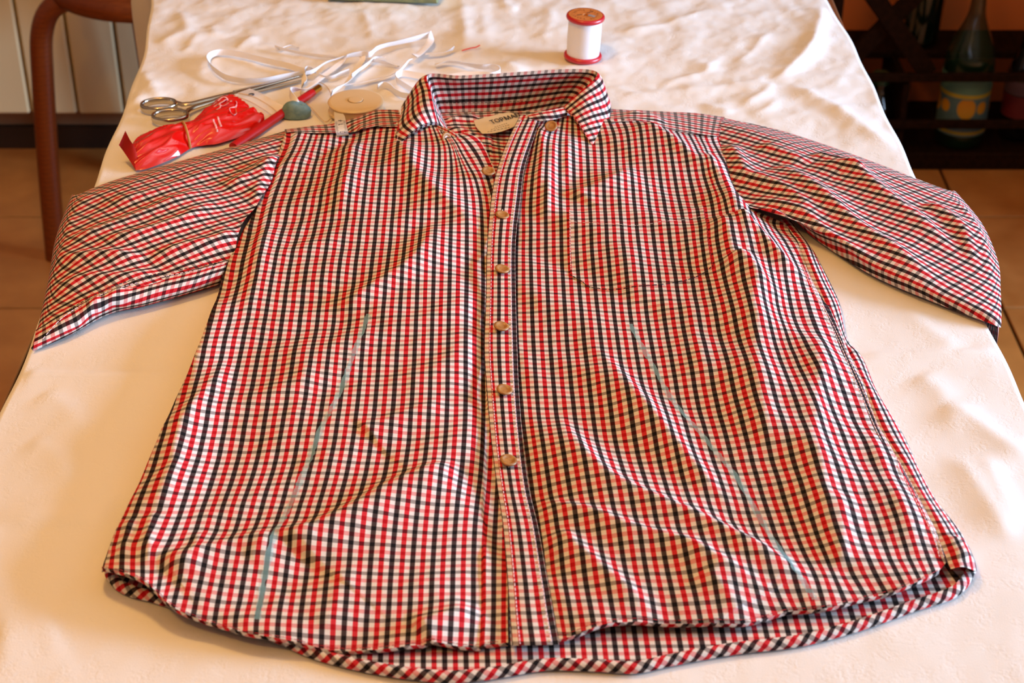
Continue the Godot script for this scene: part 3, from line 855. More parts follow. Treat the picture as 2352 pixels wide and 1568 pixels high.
	wrinkle.domain_warp_frequency = 0.012
	org = Vector3(0, 0, -0.17)
	var cover := thing("tablecloth", "white damask tablecloth with creases spread over the whole table", "tablecloth", Vector3(0, 0, -0.17))
	var half := []   # share across the table, and how far past its edge
	var hang := [0.0, 0.004, 0.009, 0.014, 0.019, 0.026, 0.036, 0.05, 0.07, 0.09, 0.11, 0.13, 0.15, 0.17, 0.19, 0.21, 0.23]
	for k in range(hang.size() - 1, 0, -1):
		half.append(Vector2(0.0, -hang[k]))
	var mid := 210
	for k in mid + 1:
		half.append(Vector2(float(k) / mid, 0.0))
	for k in range(1, hang.size()):
		half.append(Vector2(1.0, hang[k]))
	var deep := []
	for k in range(hang.size() - 1, 0, -1):
		deep.append(Vector2(0.0, -hang[k]))
	var rows := 340
	for k in rows + 1:
		deep.append(Vector2(float(k) / rows, 0.0))
	for k in range(1, hang.size()):
		deep.append(Vector2(1.0, hang[k]))
	var p := PackedVector3Array()
	var uv := PackedVector2Array()
	var rad := 0.0045
	for d in deep:
		var z: float = lerpf(FAR, NEAR, pow(d.x, 1.0))
		for s in half:
			var x := lerpf(edge_left(z), edge_right(z), s.x)
			var over := Vector2(s.y, d.y)
			var far := over.length()
			var q := Vector3(x, 0, z)
			if far > 0.0:
				var arc := minf(far / rad, PI / 2)
				var drop := rad * (1.0 - cos(arc)) + maxf(0.0, far - rad * PI / 2)
				var out := rad * sin(arc) - rad
				# the cloth swings out where it bunches towards the far corners
				var swing := (1.0 - smoothstep(-1.02, -0.88, z)) * smoothstep(0.0, 0.10, drop)
				out += drop * (-0.03 + 0.02 * sin(z * 23.0 + s.x * 2.0)) + 0.034 * swing
				var way := over / far
				q += Vector3(way.x * out, -drop, way.y * out)
			else:
				var inset := minf(x - edge_left(z), edge_right(z) - x)
				q.x += 0.0
				var calm := smoothstep(0.0, 0.012, inset)
				var noisy := smoothstep(-0.25, -0.5, z) * 0.8 + 0.2
				q.y = maxf(-0.0012, folded(creases, x, z) * 1.0 + wrinkle.get_noise_2d(x * 1000.0, z * 1000.0) * 0.0026 * noisy) * calm
			p.append(q + Vector3(0, -0.0012, 0))
			uv.append(Vector2(x + s.y, z + d.y))
	var cl := part("cloth", Form.new().sheet(p, uv, half.size()), cloth_white, cover)


# ---------------------------------------------------------------- the shirt

func build_shirt() -> void:
	var shirt := thing("shirt", "red, black and white checked shirt laid open-collared on the white tablecloth", "shirt", Vector3(0, 0, 0.05))
	var gingham := mat("checked cotton", Color(1, 1, 1), 0.8)
	gingham.albedo_texture = check_texture()
	gingham.metallic_specular = 0.25
	var thread_pale := mat("pale thread", Color(0.93, 0.80, 0.80), 0.6)
	var thread_red := mat("red thread", Color(0.72, 0.12, 0.16), 0.6)
	var thread_dark := mat("dark thread", Color(0.13, 0.07, 0.08), 0.6)
	var left_folds := [
		fold([Vector2(-0.1522, 0.2885), Vector2(-0.1442, 0.2806), Vector2(-0.1136, 0.2544), Vector2(-0.0851, 0.2247), Vector2(-0.0535, 0.2031), Vector2(-0.0334, 0.1948)], 7.0, 13, 30),
		fold([Vector2(-0.2337, 0.3126), Vector2(-0.2235, 0.3058), Vector2(-0.1945, 0.2899), Vector2(-0.1708, 0.2811), Vector2(-0.1416, 0.2773)], 4.5, 11, 20),
		fold([Vector2(-0.0631, 0.3667), Vector2(-0.0535, 0.3617), Vector2(-0.0383, 0.3534), Vector2(-0.0188, 0.3407)], 5.0, 9, 18),
		fold([Vector2(-0.112, 0.152), Vector2(-0.1052, 0.1475), Vector2(-0.0759, 0.1299), Vector2(-0.0452, 0.1131)], 2.5, 9, 24),
		fold([Vector2(-0.1489, -0.0099), Vector2(-0.136, -0.0271), Vector2(-0.1206, -0.0454), Vector2(-0.1021, -0.0662), Vector2(-0.0848, -0.092), Vector2(-0.0732, -0.1302), Vector2(-0.0655, -0.1824)], 5.5, 13, 26),
		fold([Vector2(-0.1219, -0.3357), Vector2(-0.1057, -0.3117), Vector2(-0.0907, -0.261), Vector2(-0.0706, -0.217), Vector2(-0.0457, -0.1833), Vector2(-0.0273, -0.1388)], 5.0, 16, 18),
		fold([Vector2(-0.1518, -0.3376), Vector2(-0.1547, -0.2929), Vector2(-0.1554, -0.2343), Vector2(-0.1573, -0.175)], 5.0, 15, 15),
		fold([Vector2(-0.2022, -0.2868), Vector2(-0.1815, -0.311), Vector2(-0.1613, -0.3476), Vector2(-0.1455, -0.3674)], -3.5, 10, 12),
		fold([Vector2(-0.2261, 0.054), Vector2(-0.2306, 0.0939), Vector2(-0.2449, 0.1517), Vector2(-0.2438, 0.208), Vector2(-0.2483, 0.2628)], 3.5, 10, 12),
		fold([Vector2(-0.2469, 0.2531), Vector2(-0.2469, 0.2794), Vector2(-0.2387, 0.3181)], 3.0, 7, 8),
		fold([Vector2(-0.2642, 0.258), Vector2(-0.2622, 0.2817), Vector2(-0.26, 0.3046)], 2.5, 7, 7),
		fold([Vector2(-0.026, -0.2371), Vector2(-0.022, -0.1068), Vector2(-0.022, 0.007), Vector2(-0.0215, 0.0954), Vector2(-0.0162, 0.1804), Vector2(-0.0103, 0.2567), Vector2(-0.0045, 0.3472)], -4.0, 12, 12),
		fold([Vector2(-0.0472, -0.0883), Vector2(-0.0372, 0.0234), Vector2(-0.0321, 0.1334), Vector2(-0.033, 0.2094)], 2.5, 22, 22),
		fold([Vector2(-0.1684, 0.0102), Vector2(-0.1629, 0.0984), Vector2(-0.17, 0.1831)], 2.0, 20, 20),
		fold([Vector2(-0.2192, -0.1824), Vector2(-0.2213, -0.1341), Vector2(-0.2176, -0.0735), Vector2(-0.2196, -0.0032)], 3.0, 14, 16),
		fold([Vector2(-0.1801, 0.3013), Vector2(-0.1588, 0.2829), Vector2(-0.1362, 0.2712)], 2.0, 10, 14),
		fold([Vector2(-0.2186, 0.3189), Vector2(-0.2134, 0.2965), Vector2(-0.2116, 0.2686)], 2.0, 9, 10),
		fold([Vector2(-0.1159, 0.3681), Vector2(-0.1142, 0.3387), Vector2(-0.1098, 0.3034)], 1.6, 16, 16),
	]
	var right_folds := [
		fold([Vector2(0.0631, 0.0168), Vector2(0.0689, 0.046), Vector2(0.0858, 0.0864), Vector2(0.1029, 0.1334), Vector2(0.1167, 0.1669), Vector2(0.1327, 0.2031), Vector2(0.1467, 0.2347), Vector2(0.1584, 0.2544)], 6.0, 10, 26),
		fold([Vector2(0.0311, 0.1204), Vector2(0.0403, 0.1461), Vector2(0.0534, 0.1897), Vector2(0.0755, 0.2208), Vector2(0.1085, 0.2473), Vector2(0.1299, 0.2628), Vector2(0.1501, 0.2812), Vector2(0.1702, 0.2987), Vector2(0.1891, 0.3172), Vector2(0.198, 0.3355)], 8.0, 9, 30),
		fold([Vector2(0.0105, 0.2271), Vector2(0.0197, 0.2321), Vector2(0.0351, 0.243), Vector2(0.0583, 0.2557), Vector2(0.0758, 0.2687), Vector2(0.0972, 0.2795), Vector2(0.1185, 0.2911), Vector2(0.1347, 0.3062), Vector2(0.1584, 0.3257), Vector2(0.1856, 0.3536)], 6.5, 9, 26),
		fold([Vector2(0.0328, 0.2638), Vector2(0.0395, 0.2803), Vector2(0.0564, 0.3051), Vector2(0.0768, 0.3316), Vector2(0.0979, 0.3597)], 4.5, 9, 20),
		fold([Vector2(0.1995, -0.1016), Vector2(0.2005, -0.036), Vector2(0.1951, 0.0315), Vector2(0.1888, 0.0998), Vector2(0.1868, 0.1573), Vector2(0.1878, 0.2003)], 7.0, 20, 30),
		fold([Vector2(0.2444, -0.0718), Vector2(0.2461, 0.0052), Vector2(0.2409, 0.0757), Vector2(0.2303, 0.1175), Vector2(0.223, 0.1628), Vector2(0.2199, 0.2158), Vector2(0.2171, 0.2748), Vector2(0.2187, 0.3204)], 8.0, 18, 30),
		fold([Vector2(0.2074, -0.2649), Vector2(0.2078, -0.187), Vector2(0.2036, -0.1151), Vector2(0.2036, -0.0413), Vector2(0.2026, 0.0266)], 5.0, 12, 42),
		fold([Vector2(0.2299, 0.231), Vector2(0.2266, 0.2748), Vector2(0.2181, 0.3115)], 3.5, 10, 12),
		fold([Vector2(0.2635, 0.1334), Vector2(0.2703, 0.2042), Vector2(0.2726, 0.2495), Vector2(0.273, 0.3013)], 5.0, 14, 18),
		fold([Vector2(0.0557, -0.2139), Vector2(0.066, -0.2225), Vector2(0.091, -0.2408), Vector2(0.1195, -0.2739)], 4.5, 12, 18),
		fold([Vector2(0.1273, -0.3692), Vector2(0.1391, -0.3503), Vector2(0.1544, -0.326), Vector2(0.1687, -0.2957), Vector2(0.1904, -0.261)], 5.0, 9, 20),
		fold([Vector2(0.1819, -0.3016), Vector2(0.1934, -0.2694), Vector2(0.2019, -0.2208), Vector2(0.2023, -0.1624)], 4.5, 10, 14),
		fold([Vector2(0.0258, -0.355), Vector2(0.0292, -0.2936), Vector2(0.0236, -0.2132)], 4.0, 8, 8),
		fold([Vector2(0.0408, -0.3315), Vector2(0.0354, -0.2481), Vector2(0.0297, -0.1713)], 4.0, 8, 9),
		fold([Vector2(0.0571, -0.3364), Vector2(0.0538, -0.2936), Vector2(0.0511, -0.2393)], 2.5, 8, 8),
		fold([Vector2(0.1821, -0.1746), Vector2(0.1881, -0.1384), Vector2(0.1898, -0.0923), Vector2(0.1909, -0.0413)], 4.5, 12, 14),
		fold([Vector2(0.2037, -0.1746), Vector2(0.2074, -0.1624), Vector2(0.2205, -0.1259), Vector2(0.2311, -0.096), Vector2(0.2536, -0.0592)], 6.0, 9, 12),
		fold([Vector2(0.193, -0.094), Vector2(0.1987, -0.0777), Vector2(0.2084, -0.0558), Vector2(0.2208, -0.0186)], 5.0, 9, 12),
		fold([Vector2(0.1504, -0.036), Vector2(0.1474, 0.038), Vector2(0.1503, 0.0998)], 2.5, 18, 18),
		fold([Vector2(0.0976, -0.1341), Vector2(0.1017, -0.0735), Vector2(0.1057, -0.0168)], 2.0, 18, 16),
		fold([Vector2(0.0138, 0.2054), Vector2(0.0192, 0.2651), Vector2(0.0248, 0.3201)], -2.5, 10, 10),
		fold([Vector2(0.1228, 0.3157), Vector2(0.1384, 0.3332), Vector2(0.1499, 0.3587)], 2.5, 9, 14),
	]
	var left_front := weave(left_front_net(), 180, 380)
	crumple(left_front, left_folds)
	note_tops(left_front)
	var right_front := weave(right_front_net(), 210, 380)
	crumple(right_front, right_folds)
	note_tops(right_front)
	var front_a := cloth("front_panel", left_front, gingham, shirt)
	front_a.set_meta("label", "plain checked front half without a pocket")
	var front_b := cloth("front_panel", right_front, gingham, shirt)
	front_b.set_meta("label", "checked front half with the chest pocket")

	var band := weave(placket_net(), 14, 240)
	var bp: PackedVector3Array = band.p
	for k in bp.size():
		bp[k].y = maxf(bp[k].y, 0.6 * (top(bp[k].x, bp[k].z) + 0.003) + 0.4 * bp[k].y)
	band.p = bp
	var tops_without := tops.duplicate()
	var bed := PackedVector3Array()
	var placket := cloth("button_placket", band, gingham, shirt)
	# the turned edge of the band
	var rim_p := PackedVector3Array()
	var rim_t := PackedVector2Array()
	for r in band.h:
		var a: Vector3 = band.p[r * band.w]
		rim_p.append_array([a + Vector3(0.001, -0.005, 0), a])
		rim_t.append_array([band.uv[r * band.w] + Vector2(0.3, 0), band.uv[r * band.w]])
	part("band_edge", Form.new().sheet(rim_p, rim_t, 2), gingham, placket)
	note_tops(band)
	stitches(band_line(band, 0.19), thread_pale, placket)
	stitches(band_line(band, 0.83), thread_pale, placket)

	var side := weave(side_net(), 22, 150)
	crumple(side, [fold([Vector2(0.2663, -0.0426), Vector2(0.266, 0.0055), Vector2(0.2699, 0.0252), Vector2(0.2716, 0.0509)], -3.0, 10, 10), fold([Vector2(0.3051, 0.2698), Vector2(0.3078, 0.2848), Vector2(0.306, 0.3022)], 3.0, 8, 8)], 0.8)
	note_tops(side)
	cloth("side_panel", side, gingham, shirt)
	for off in [-0.25, -0.75]:
		stitches(raise([Vector3(0.2547, 0.014, -0.0977), Vector3(0.2589, 0.014, -0.0402), Vector3(0.2658, 0.014, 0.017), Vector3(0.2708, 0.014, 0.0954), Vector3(0.2766, 0.014, 0.1531), Vector3(0.2851, 0.014, 0.2015), Vector3(0.2914, 0.014, 0.2701), Vector3(0.2924, 0.014, 0.2966)].map(func(q): return q + Vector3(off * 0.006, 0, 0)), 0.0006), thread_pale, shirt)

	var sleeve_a := weave(left_sleeve_net(), 110, 110)
	crumple(sleeve_a, [
		fold([Vector2(-0.4056, -0.1091), Vector2(-0.3696, -0.1091), Vector2(-0.3478, -0.1076), Vector2(-0.3134, -0.1016)], 3.5, 8, 14),
		fold([Vector2(-0.4014, -0.1418), Vector2(-0.3777, -0.1481), Vector2(-0.3437, -0.174), Vector2(-0.3097, -0.2056), Vector2(-0.2785, -0.2384)], 4.0, 11, 14),
		fold([Vector2(-0.3182, -0.097), Vector2(-0.288, -0.1199), Vector2(-0.2595, -0.1339), Vector2(-0.2441, -0.1561)], 4.0, 9, 14),
		fold([Vector2(-0.265, -0.2295), Vector2(-0.2523, -0.2559), Vector2(-0.2386, -0.2785), Vector2(-0.2236, -0.311)], 4.5, 11, 14),
		fold([Vector2(-0.2352, -0.2019), Vector2(-0.2351, -0.2363), Vector2(-0.2321, -0.2765), Vector2(-0.2249, -0.3233)], 4.0, 10, 10),
		fold([Vector2(-0.377, -0.2037), Vector2(-0.3402, -0.2208), Vector2(-0.3048, -0.2514), Vector2(-0.2737, -0.2923)], 3.5, 14, 16),
		fold([Vector2(-0.3921, -0.0573), Vector2(-0.3657, -0.0718), Vector2(-0.3323, -0.0718), Vector2(-0.2977, -0.0865)], 3.5, 12, 14),
		fold([Vector2(-0.3667, -0.1323), Vector2(-0.3301, -0.1418), Vector2(-0.2957, -0.1683), Vector2(-0.2698, -0.2056)], 3.5, 9, 12),
		fold([Vector2(-0.4058, -0.2047), Vector2(-0.3991, -0.1553), Vector2(-0.3949, -0.1009)], 2.5, 8, 10),
	], 0.7)
	note_tops(sleeve_a)
	var sl := cloth("sleeve", sleeve_a, gingham, shirt)
	sl.set_meta("label", "sleeve that hangs over the table edge beside the scissors")
	var under := weave(underside_net(), 18, 80)
	crumple(under, [fold([Vector2(-0.3257, -0.0549), Vector2(-0.3329, -0.0393), Vector2(-0.3325, -0.0239)], 2.0, 6, 8), fold([Vector2(-0.3446, -0.0393), Vector2(-0.3476, -0.0219), Vector2(-0.3491, -0.0082)], 2.5, 6, 6)], 0.6)
	var un := cloth("sleeve_underside", under, gingham, shirt)
	note_tops(under)
	stitches(raise([Vector3(-0.2483, 0.018, -0.0953), Vector3(-0.2659, 0.018, -0.0848), Vector3(-0.3031, 0.018, -0.0686), Vector3(-0.3379, 0.018, -0.0442), Vector3(-0.3676, 0.018, -0.0128), Vector3(-0.3834, 0.018, 0.0121)], 0.0006), thread_pale, sl)
	stitches(raise([Vector3(-0.2492, 0.018, -0.1013), Vector3(-0.2669, 0.018, -0.0915), Vector3(-0.3042, 0.018, -0.0752), Vector3(-0.3393, 0.018, -0.0513), Vector3(-0.3689, 0.018, -0.019)], 0.0006), thread_dark, sl)
	var sleeve_b := weave(right_sleeve_net(), 120, 110)
	crumple(sleeve_b, [
		fold([Vector2(0.2893, -0.2905), Vector2(0.3004, -0.2812), Vector2(0.3256, -0.273), Vector2(0.3364, -0.2382), Vector2(0.3522, -0.2029), Vector2(0.3649, -0.1787), Vector2(0.3746, -0.1527), Vector2(0.3862, -0.1251), Vector2(0.3977, -0.0863)], 6.0, 9, 20),
		fold([Vector2(0.255, -0.2831), Vector2(0.2597, -0.2748), Vector2(0.2759, -0.2408), Vector2(0.2909, -0.2037), Vector2(0.3028, -0.1738), Vector2(0.3167, -0.1455), Vector2(0.3358, -0.1151), Vector2(0.3526, -0.0796), Vector2(0.3657, -0.0499)], 5.5, 9, 17),
		fold([Vector2(0.3771, -0.2073), Vector2(0.3888, -0.1963), Vector2(0.402, -0.1642), Vector2(0.4027, -0.1269), Vector2(0.4027, -0.0828)], 4.5, 8, 10),
		fold([Vector2(0.292, -0.3091), Vector2(0.3032, -0.2998), Vector2(0.3217, -0.2849), Vector2(0.3331, -0.2541)], 4.0, 8, 12),
		fold([Vector2(0.2126, -0.3395), Vector2(0.2164, -0.3117), Vector2(0.2196, -0.2837), Vector2(0.2189, -0.252)], 4.5, 9, 12),
		fold([Vector2(0.2161, -0.2694), Vector2(0.2386, -0.2514), Vector2(0.2618, -0.2122), Vector2(0.2783, -0.1624)], 3.5, 8, 12),
		fold([Vector2(0.2198, -0.2295), Vector2(0.2447, -0.2037), Vector2(0.2651, -0.1787), Vector2(0.2889, -0.1306), Vector2(0.3141, -0.0998)], 3.0, 7, 10),
		fold([Vector2(0.4109, -0.2328), Vector2(0.4178, -0.182), Vector2(0.4178, -0.1221), Vector2(0.4095, -0.0623)], 3.0, 8, 8),
		fold([Vector2(0.2398, -0.3301), Vector2(0.2628, -0.311), Vector2(0.2838, -0.2812)], 3.0, 10, 12),
	], 0.7)
	note_tops(sleeve_b)
	var sr := cloth("sleeve", sleeve_b, gingham, shirt)
	sr.set_meta("label", "sleeve that hangs over the table edge beside the bottle rack")

	var rear := weave(back_net(), 220, 24)
	var back := cloth("back_panel", rear, gingham, shirt)
	note_hem(rear, shirt, gingham)

	# shoulders, neck and collar
	var yoke_a := loft([[Vector3(-0.2303, 0.001, -0.3949), Vector3(-0.2101, 0.002, -0.3969), Vector3(-0.1856, 0.003, -0.3998), Vector3(-0.1584, 0.003, -0.4142), Vector3(-0.1379, 0.004, -0.4277), Vector3(-0.1161, 0.004, -0.4309)], [Vector3(-0.2288, 0.007, -0.3854), Vector3(-0.2083, 0.01, -0.3841), Vector3(-0.1837, 0.012, -0.384), Vector3(-0.1564, 0.014, -0.395), Vector3(-0.1362, 0.015, -0.4083), Vector3(-0.1146, 0.015, -0.4104)], [Vector3(-0.2243, 0.015, -0.3577), Vector3(-0.2027, 0.018, -0.3545), Vector3(-0.1789, 0.019, -0.3544), Vector3(-0.1532, 0.021, -0.3561), Vector3(-0.1318, 0.023, -0.3599), Vector3(-0.1057, 0.024, -0.3548)]], 90, 18)
	crumple(yoke_a, [fold([Vector2(-0.1729, -0.3836), Vector2(-0.1626, -0.3636), Vector2(-0.1496, -0.3636)], -3.0, 8, 8)], 0.7)
	cloth("yoke", yoke_a, gingham, shirt, true)
	var yoke_b := loft([[Vector3(0.0985, 0.003, -0.4362), Vector3(0.1323, 0.003, -0.4383), Vector3(0.1724, 0.002, -0.433), Vector3(0.218, 0.001, -0.4216)], [Vector3(0.0972, 0.014, -0.4167), Vector3(0.1307, 0.014, -0.4188), Vector3(0.1704, 0.012, -0.4148), Vector3(0.217, 0.006, -0.4151)], [Vector3(0.0972, 0.025, -0.3586), Vector3(0.1271, 0.023, -0.3678), Vector3(0.1672, 0.02, -0.3533), Vector3(0.2043, 0.016, -0.3517)]], 90, 18, Vector2(0.3, 0))
	crumple(yoke_b, [fold([Vector2(0.1164, -0.4041), Vector2(0.1334, -0.3938), Vector2(0.1539, -0.3736)], 3.0, 7, 9)], 0.7)
	cloth("yoke", yoke_b, gingham, shirt, true)
	for d in [yoke_a, yoke_b]:
		note_tops(d)
	var inner := loft([[Vector3(-0.0786, 0.01, -0.4253), Vector3(-0.0429, 0.01, -0.4274), Vector3(-0.0072, 0.01, -0.4285), Vector3(0.0286, 0.01, -0.4295), Vector3(0.0578, 0.01, -0.4338)], [Vector3(-0.0751, 0.012, -0.4044), Vector3(-0.0406, 0.012, -0.4044), Vector3(-0.0071, 0.012, -0.4054), Vector3(0.0274, 0.012, -0.4075), Vector3(0.0563, 0.012, -0.4106)], [Vector3(-0.0703, 0.012, -0.382), Vector3(-0.0376, 0.011, -0.382), Vector3(-0.007, 0.01, -0.3862), Vector3(0.0237, 0.01, -0.3862), Vector3(0.0543, 0.01, -0.3862)], [Vector3(-0.0606, 0.01, -0.3465), Vector3(-0.0327, 0.009, -0.3485), Vector3(-0.0069, 0.008, -0.3506), Vector3(0.019, 0.007, -0.3526), Vector3(0.0492, 0.006, -0.3547)], [Vector3(-0.0527, 0.006, -0.2884), Vector3(-0.0276, 0.005, -0.2904), Vector3(-0.0025, 0.005, -0.2904), Vector3(0.0226, 0.004, -0.2923), Vector3(0.0478, 0.004, -0.2923)]], 90, 60)
	crumple(inner, [fold([Vector2(-0.068, -0.3761), Vector2(-0.0504, -0.3701), Vector2(-0.0328, -0.3563), Vector2(-0.0112, -0.3484)], 3.5, 5, 7), fold([Vector2(-0.0664, -0.3943), Vector2(-0.0512, -0.4004), Vector2(-0.0336, -0.4045)], 2.5, 5, 7), fold([Vector2(-0.0541, -0.3465), Vector2(-0.0325, -0.3387), Vector2(-0.0068, -0.3368)], 3.0, 5, 6), fold([Vector2(-0.0674, -0.3582), Vector2(-0.0544, -0.3543), Vector2(-0.0367, -0.332)], 3.0, 5, 5)], 0.6)
	var nape := cloth("back_yoke", inner, gingham, shirt, true)

	var crest := [Vector3(-0.0734, 0.022, -0.364), Vector3(-0.0767, 0.036, -0.3694), Vector3(-0.0802, 0.046, -0.3866), Vector3(-0.0837, 0.052, -0.4143), Vector3(-0.0534, 0.052, -0.4122), Vector3(-0.0197, 0.053, -0.4142), Vector3(0.0136, 0.054, -0.4173), Vector3(0.0474, 0.055, -0.4204), Vector3(0.0751, 0.055, -0.4204), Vector3(0.0855, 0.053, -0.4164), Vector3(0.081, 0.048, -0.4095), Vector3(0.0649, 0.04, -0.3946), Vector3(0.0496, 0.029, -0.3855)]
	var brim := [Vector3(-0.1158, 0.02, -0.3126), Vector3(-0.1138, 0.022, -0.353), Vector3(-0.1118, 0.022, -0.3872), Vector3(-0.1056, 0.022, -0.4204)]
	for k in range(4, 9):
		brim.append(crest[k] + Vector3(0, -0.040, -0.024))
	brim.append_array([Vector3(0.0982, 0.024, -0.416), Vector3(0.0983, 0.022, -0.3892), Vector3(0.09, 0.021, -0.3472), Vector3(0.081, 0.018, -0.3139)])
	var belly := []
	for k in crest.size():
		belly.append(crest[k].lerp(brim[k], 0.42) + Vector3(0, 0.007, -0.002))
	var lip := []
	for k in crest.size():
		lip.append(crest[k].lerp(brim[k], 0.06) + Vector3(0, 0.0035, 0))
	var leaf := loft([crest, lip, belly, brim], 160, 34, Vector2(0.25, 0))
	var collar := cloth("collar", leaf, gingham, shirt)
	var shade := []
	for c in [crest, lip, belly, brim]:
		shade.append(c.map(func(q): return q + Vector3(0, -0.0016, 0.0006)))
	cloth("collar_underside", loft(shade, 160, 24, Vector2(0.2, 0)), gingham, collar, true)
	stitches(spread(brim.slice(0, 4), 12).map(func(q): return q + Vector3(0.003, 0.0016, 0)), thread_pale, collar)
	var sill := [Vector3(-0.064, 0.017, -0.3645), Vector3(-0.0664, 0.014, -0.3838), Vector3(-0.0697, 0.012, -0.4013), Vector3(-0.0729, 0.01, -0.417), Vector3(-0.0516, 0.01, -0.419), Vector3(-0.0249, 0.01, -0.419), Vector3(0.0018, 0.01, -0.4201), Vector3(0.0263, 0.01, -0.4211), Vector3(0.0464, 0.01, -0.4243), Vector3(0.0562, 0.011, -0.4263), Vector3(0.057, 0.013, -0.4241), Vector3(0.0544, 0.017, -0.4123), Vector3(0.0506, 0.021, -0.4006)]
	var hollow := []
	for k in crest.size():
		hollow.append(crest[k].lerp(sill[k], 0.5) + Vector3(0, 0, -0.004 if k > 3 and k < 9 else 0.0))
	var bowl := loft([crest, hollow, sill], 150, 34, Vector2(0.78, 0))
	var stand := cloth("collar_stand", bowl, gingham, shirt, true)
	var seam := []
	for k in range(3, 10):
		seam.append(crest[k].lerp(sill[k], 0.74) + Vector3(0, 0.0, -0.001))
	stitches(seam, thread_dark, stand)
	# the ends of the collar stand
	var tab := loft([[Vector3(-0.0762, 0.02, -0.3692), Vector3(-0.0633, 0.026, -0.3466), Vector3(-0.0526, 0.027, -0.3299), Vector3(-0.0474, 0.024, -0.3226)], [Vector3(-0.0741, 0.02, -0.3582), Vector3(-0.063, 0.025, -0.337), Vector3(-0.0532, 0.026, -0.3214), Vector3(-0.0477, 0.023, -0.3179)], [Vector3(-0.0709, 0.013, -0.3619), Vector3(-0.0622, 0.018, -0.334), Vector3(-0.0558, 0.018, -0.3186), Vector3(-0.0499, 0.018, -0.3196)]], 30, 12, Vector2(0.2, 0.1))
	cloth("collar_stand_tab", tab, gingham, stand, true)
	var tab_b := loft([[Vector3(0.0147, 0.031, -0.368), Vector3(0.0276, 0.034, -0.3686), Vector3(0.0397, 0.035, -0.3715), Vector3(0.052, 0.034, -0.3798)], [Vector3(0.0172, 0.032, -0.3588), Vector3(0.0296, 0.034, -0.3595), Vector3(0.0413, 0.034, -0.3636), Vector3(0.0536, 0.033, -0.3718)], [Vector3(0.0206, 0.029, -0.3572), Vector3(0.0326, 0.03, -0.357), Vector3(0.0439, 0.03, -0.361), Vector3(0.0545, 0.028, -0.3723)]], 30, 12, Vector2(0.2, 0.1))
	cloth("collar_stand_tab", tab_b, gingham, stand, true)
	# the neck label
	var tape := loft([[Vector3(-0.0385, 0.015, -0.3888), Vector3(-0.0246, 0.017, -0.3937), Vector3(-0.007, 0.018, -0.4009), Vector3(0.0018, 0.018, -0.3998), Vector3(0.0119, 0.015, -0.398)], [Vector3(-0.0357, 0.015, -0.3737), Vector3(-0.0217, 0.017, -0.3755), Vector3(-0.007, 0.018, -0.3804), Vector3(0.0035, 0.018, -0.3865), Vector3(0.0131, 0.016, -0.3908)], [Vector3(-0.0294, 0.014, -0.3608), Vector3(-0.0164, 0.016, -0.3586), Vector3(-0.0043, 0.017, -0.3645), Vector3(0.0043, 0.017, -0.3735), Vector3(0.0118, 0.016, -0.3847)]], 30, 12)
	var badge := cloth("neck_label", tape, mat("label satin", Color(0.86, 0.80, 0.68), 0.5), nape, true)
	badge.set_meta("label", "cream woven neck label with dark lettering")
	var ink := mat("label ink", Color(0.10, 0.075, 0.06), 0.7)
	lettering("TOPMAN", [Vector3(-0.0195, 0.019, -0.3733), Vector3(0.0092, 0.019, -0.3915)], Vector3(-0.0214, 0.02, -0.3833), 0.0066, ink, badge)
	for k in 3:
		var a := Vector3(-0.0173, 0.0183, -0.3667).lerp(Vector3(-0.0241, 0.0172, -0.3581), k / 2.0)
		var b := Vector3(-0.0026, 0.0187, -0.3769).lerp(Vector3(-0.0017, 0.0178, -0.3678), k / 2.0)
		stitches([a, a.lerp(b, 0.5), b], ink, badge, 0.0002, 0.0009 + 0.0003 * k, 0.0008)

	# pocket, marked by its stitching
	var sack := Form.new()
	var sp := PackedVector3Array()
	var st := PackedVector2Array()
	var line_low := [Vector2(2.48, -16.26), Vector2(3.18, -15.36), Vector2(3.96, -14.53), Vector2(7.03, -14.31), Vector2(9.78, -15.12), Vector2(10.67, -15.79), Vector2(11.50, -16.56)]
	var line_high := [Vector2(2.54, -24.22), Vector2(4.00, -24.18), Vector2(5.59, -24.09), Vector2(7.04, -24.08), Vector2(8.49, -24.33), Vector2(10.03, -24.71), Vector2(11.46, -25.14)]
	var lo := spread(line_low, 60)
	var hi := spread(line_high, 60)
	for r in 50:
		for c in 60:
			var q: Vector2 = hi[c].lerp(lo[c], r / 49.0)
			var at := on_panel(right_front, q)
			var lift := 0.0011 if r > 0 and r < 49 and c > 0 and c < 59 else 0.0002
			sp.append(at + Vector3(0, lift, 0))
			st.append(q)
	part("pocket", sack.sheet(sp, st, 60), gingham, shirt)
	var frame := [hi[0]]
	for k in range(0, 60, 3):
		frame.append(lo[k])
	frame.append_array([lo[59], hi[59]])
	var seam_pts := []
	for k in 12:
		seam_pts.append(on_panel(right_front, hi[0].lerp(lo[0], k / 12.0)) + Vector3(0.0008, 0.0014, 0))
	stitches(seam_pts, thread_pale, shirt)
	seam_pts = []
	for k in 60:
		seam_pts.append(on_panel(right_front, lo[k] - Vector2(0, 0.12)) + Vector3(0, 0.0014, 0))
	stitches(seam_pts, thread_dark, shirt)
	seam_pts = []
	for k in 12:
		seam_pts.append(on_panel(right_front, lo[59].lerp(hi[59], k / 12.0)) + Vector3(-0.0008, 0.0014, 0))
	stitches(seam_pts, thread_red, shirt)
	seam_pts = []
	for k in 60:
		seam_pts.append(on_panel(right_front, hi[k].lerp(lo[k], 0.2)) + Vector3(0, 0.0013, 0))
	stitches(seam_pts, thread_pale, shirt, 0.0002)

	# tailor's chalk lines
	var dust := mat("chalk dust", Color(0.62, 0.80, 0.80, 0.34), 0.95)
	dust.transparency = BaseMaterial3D.TRANSPARENCY_ALPHA
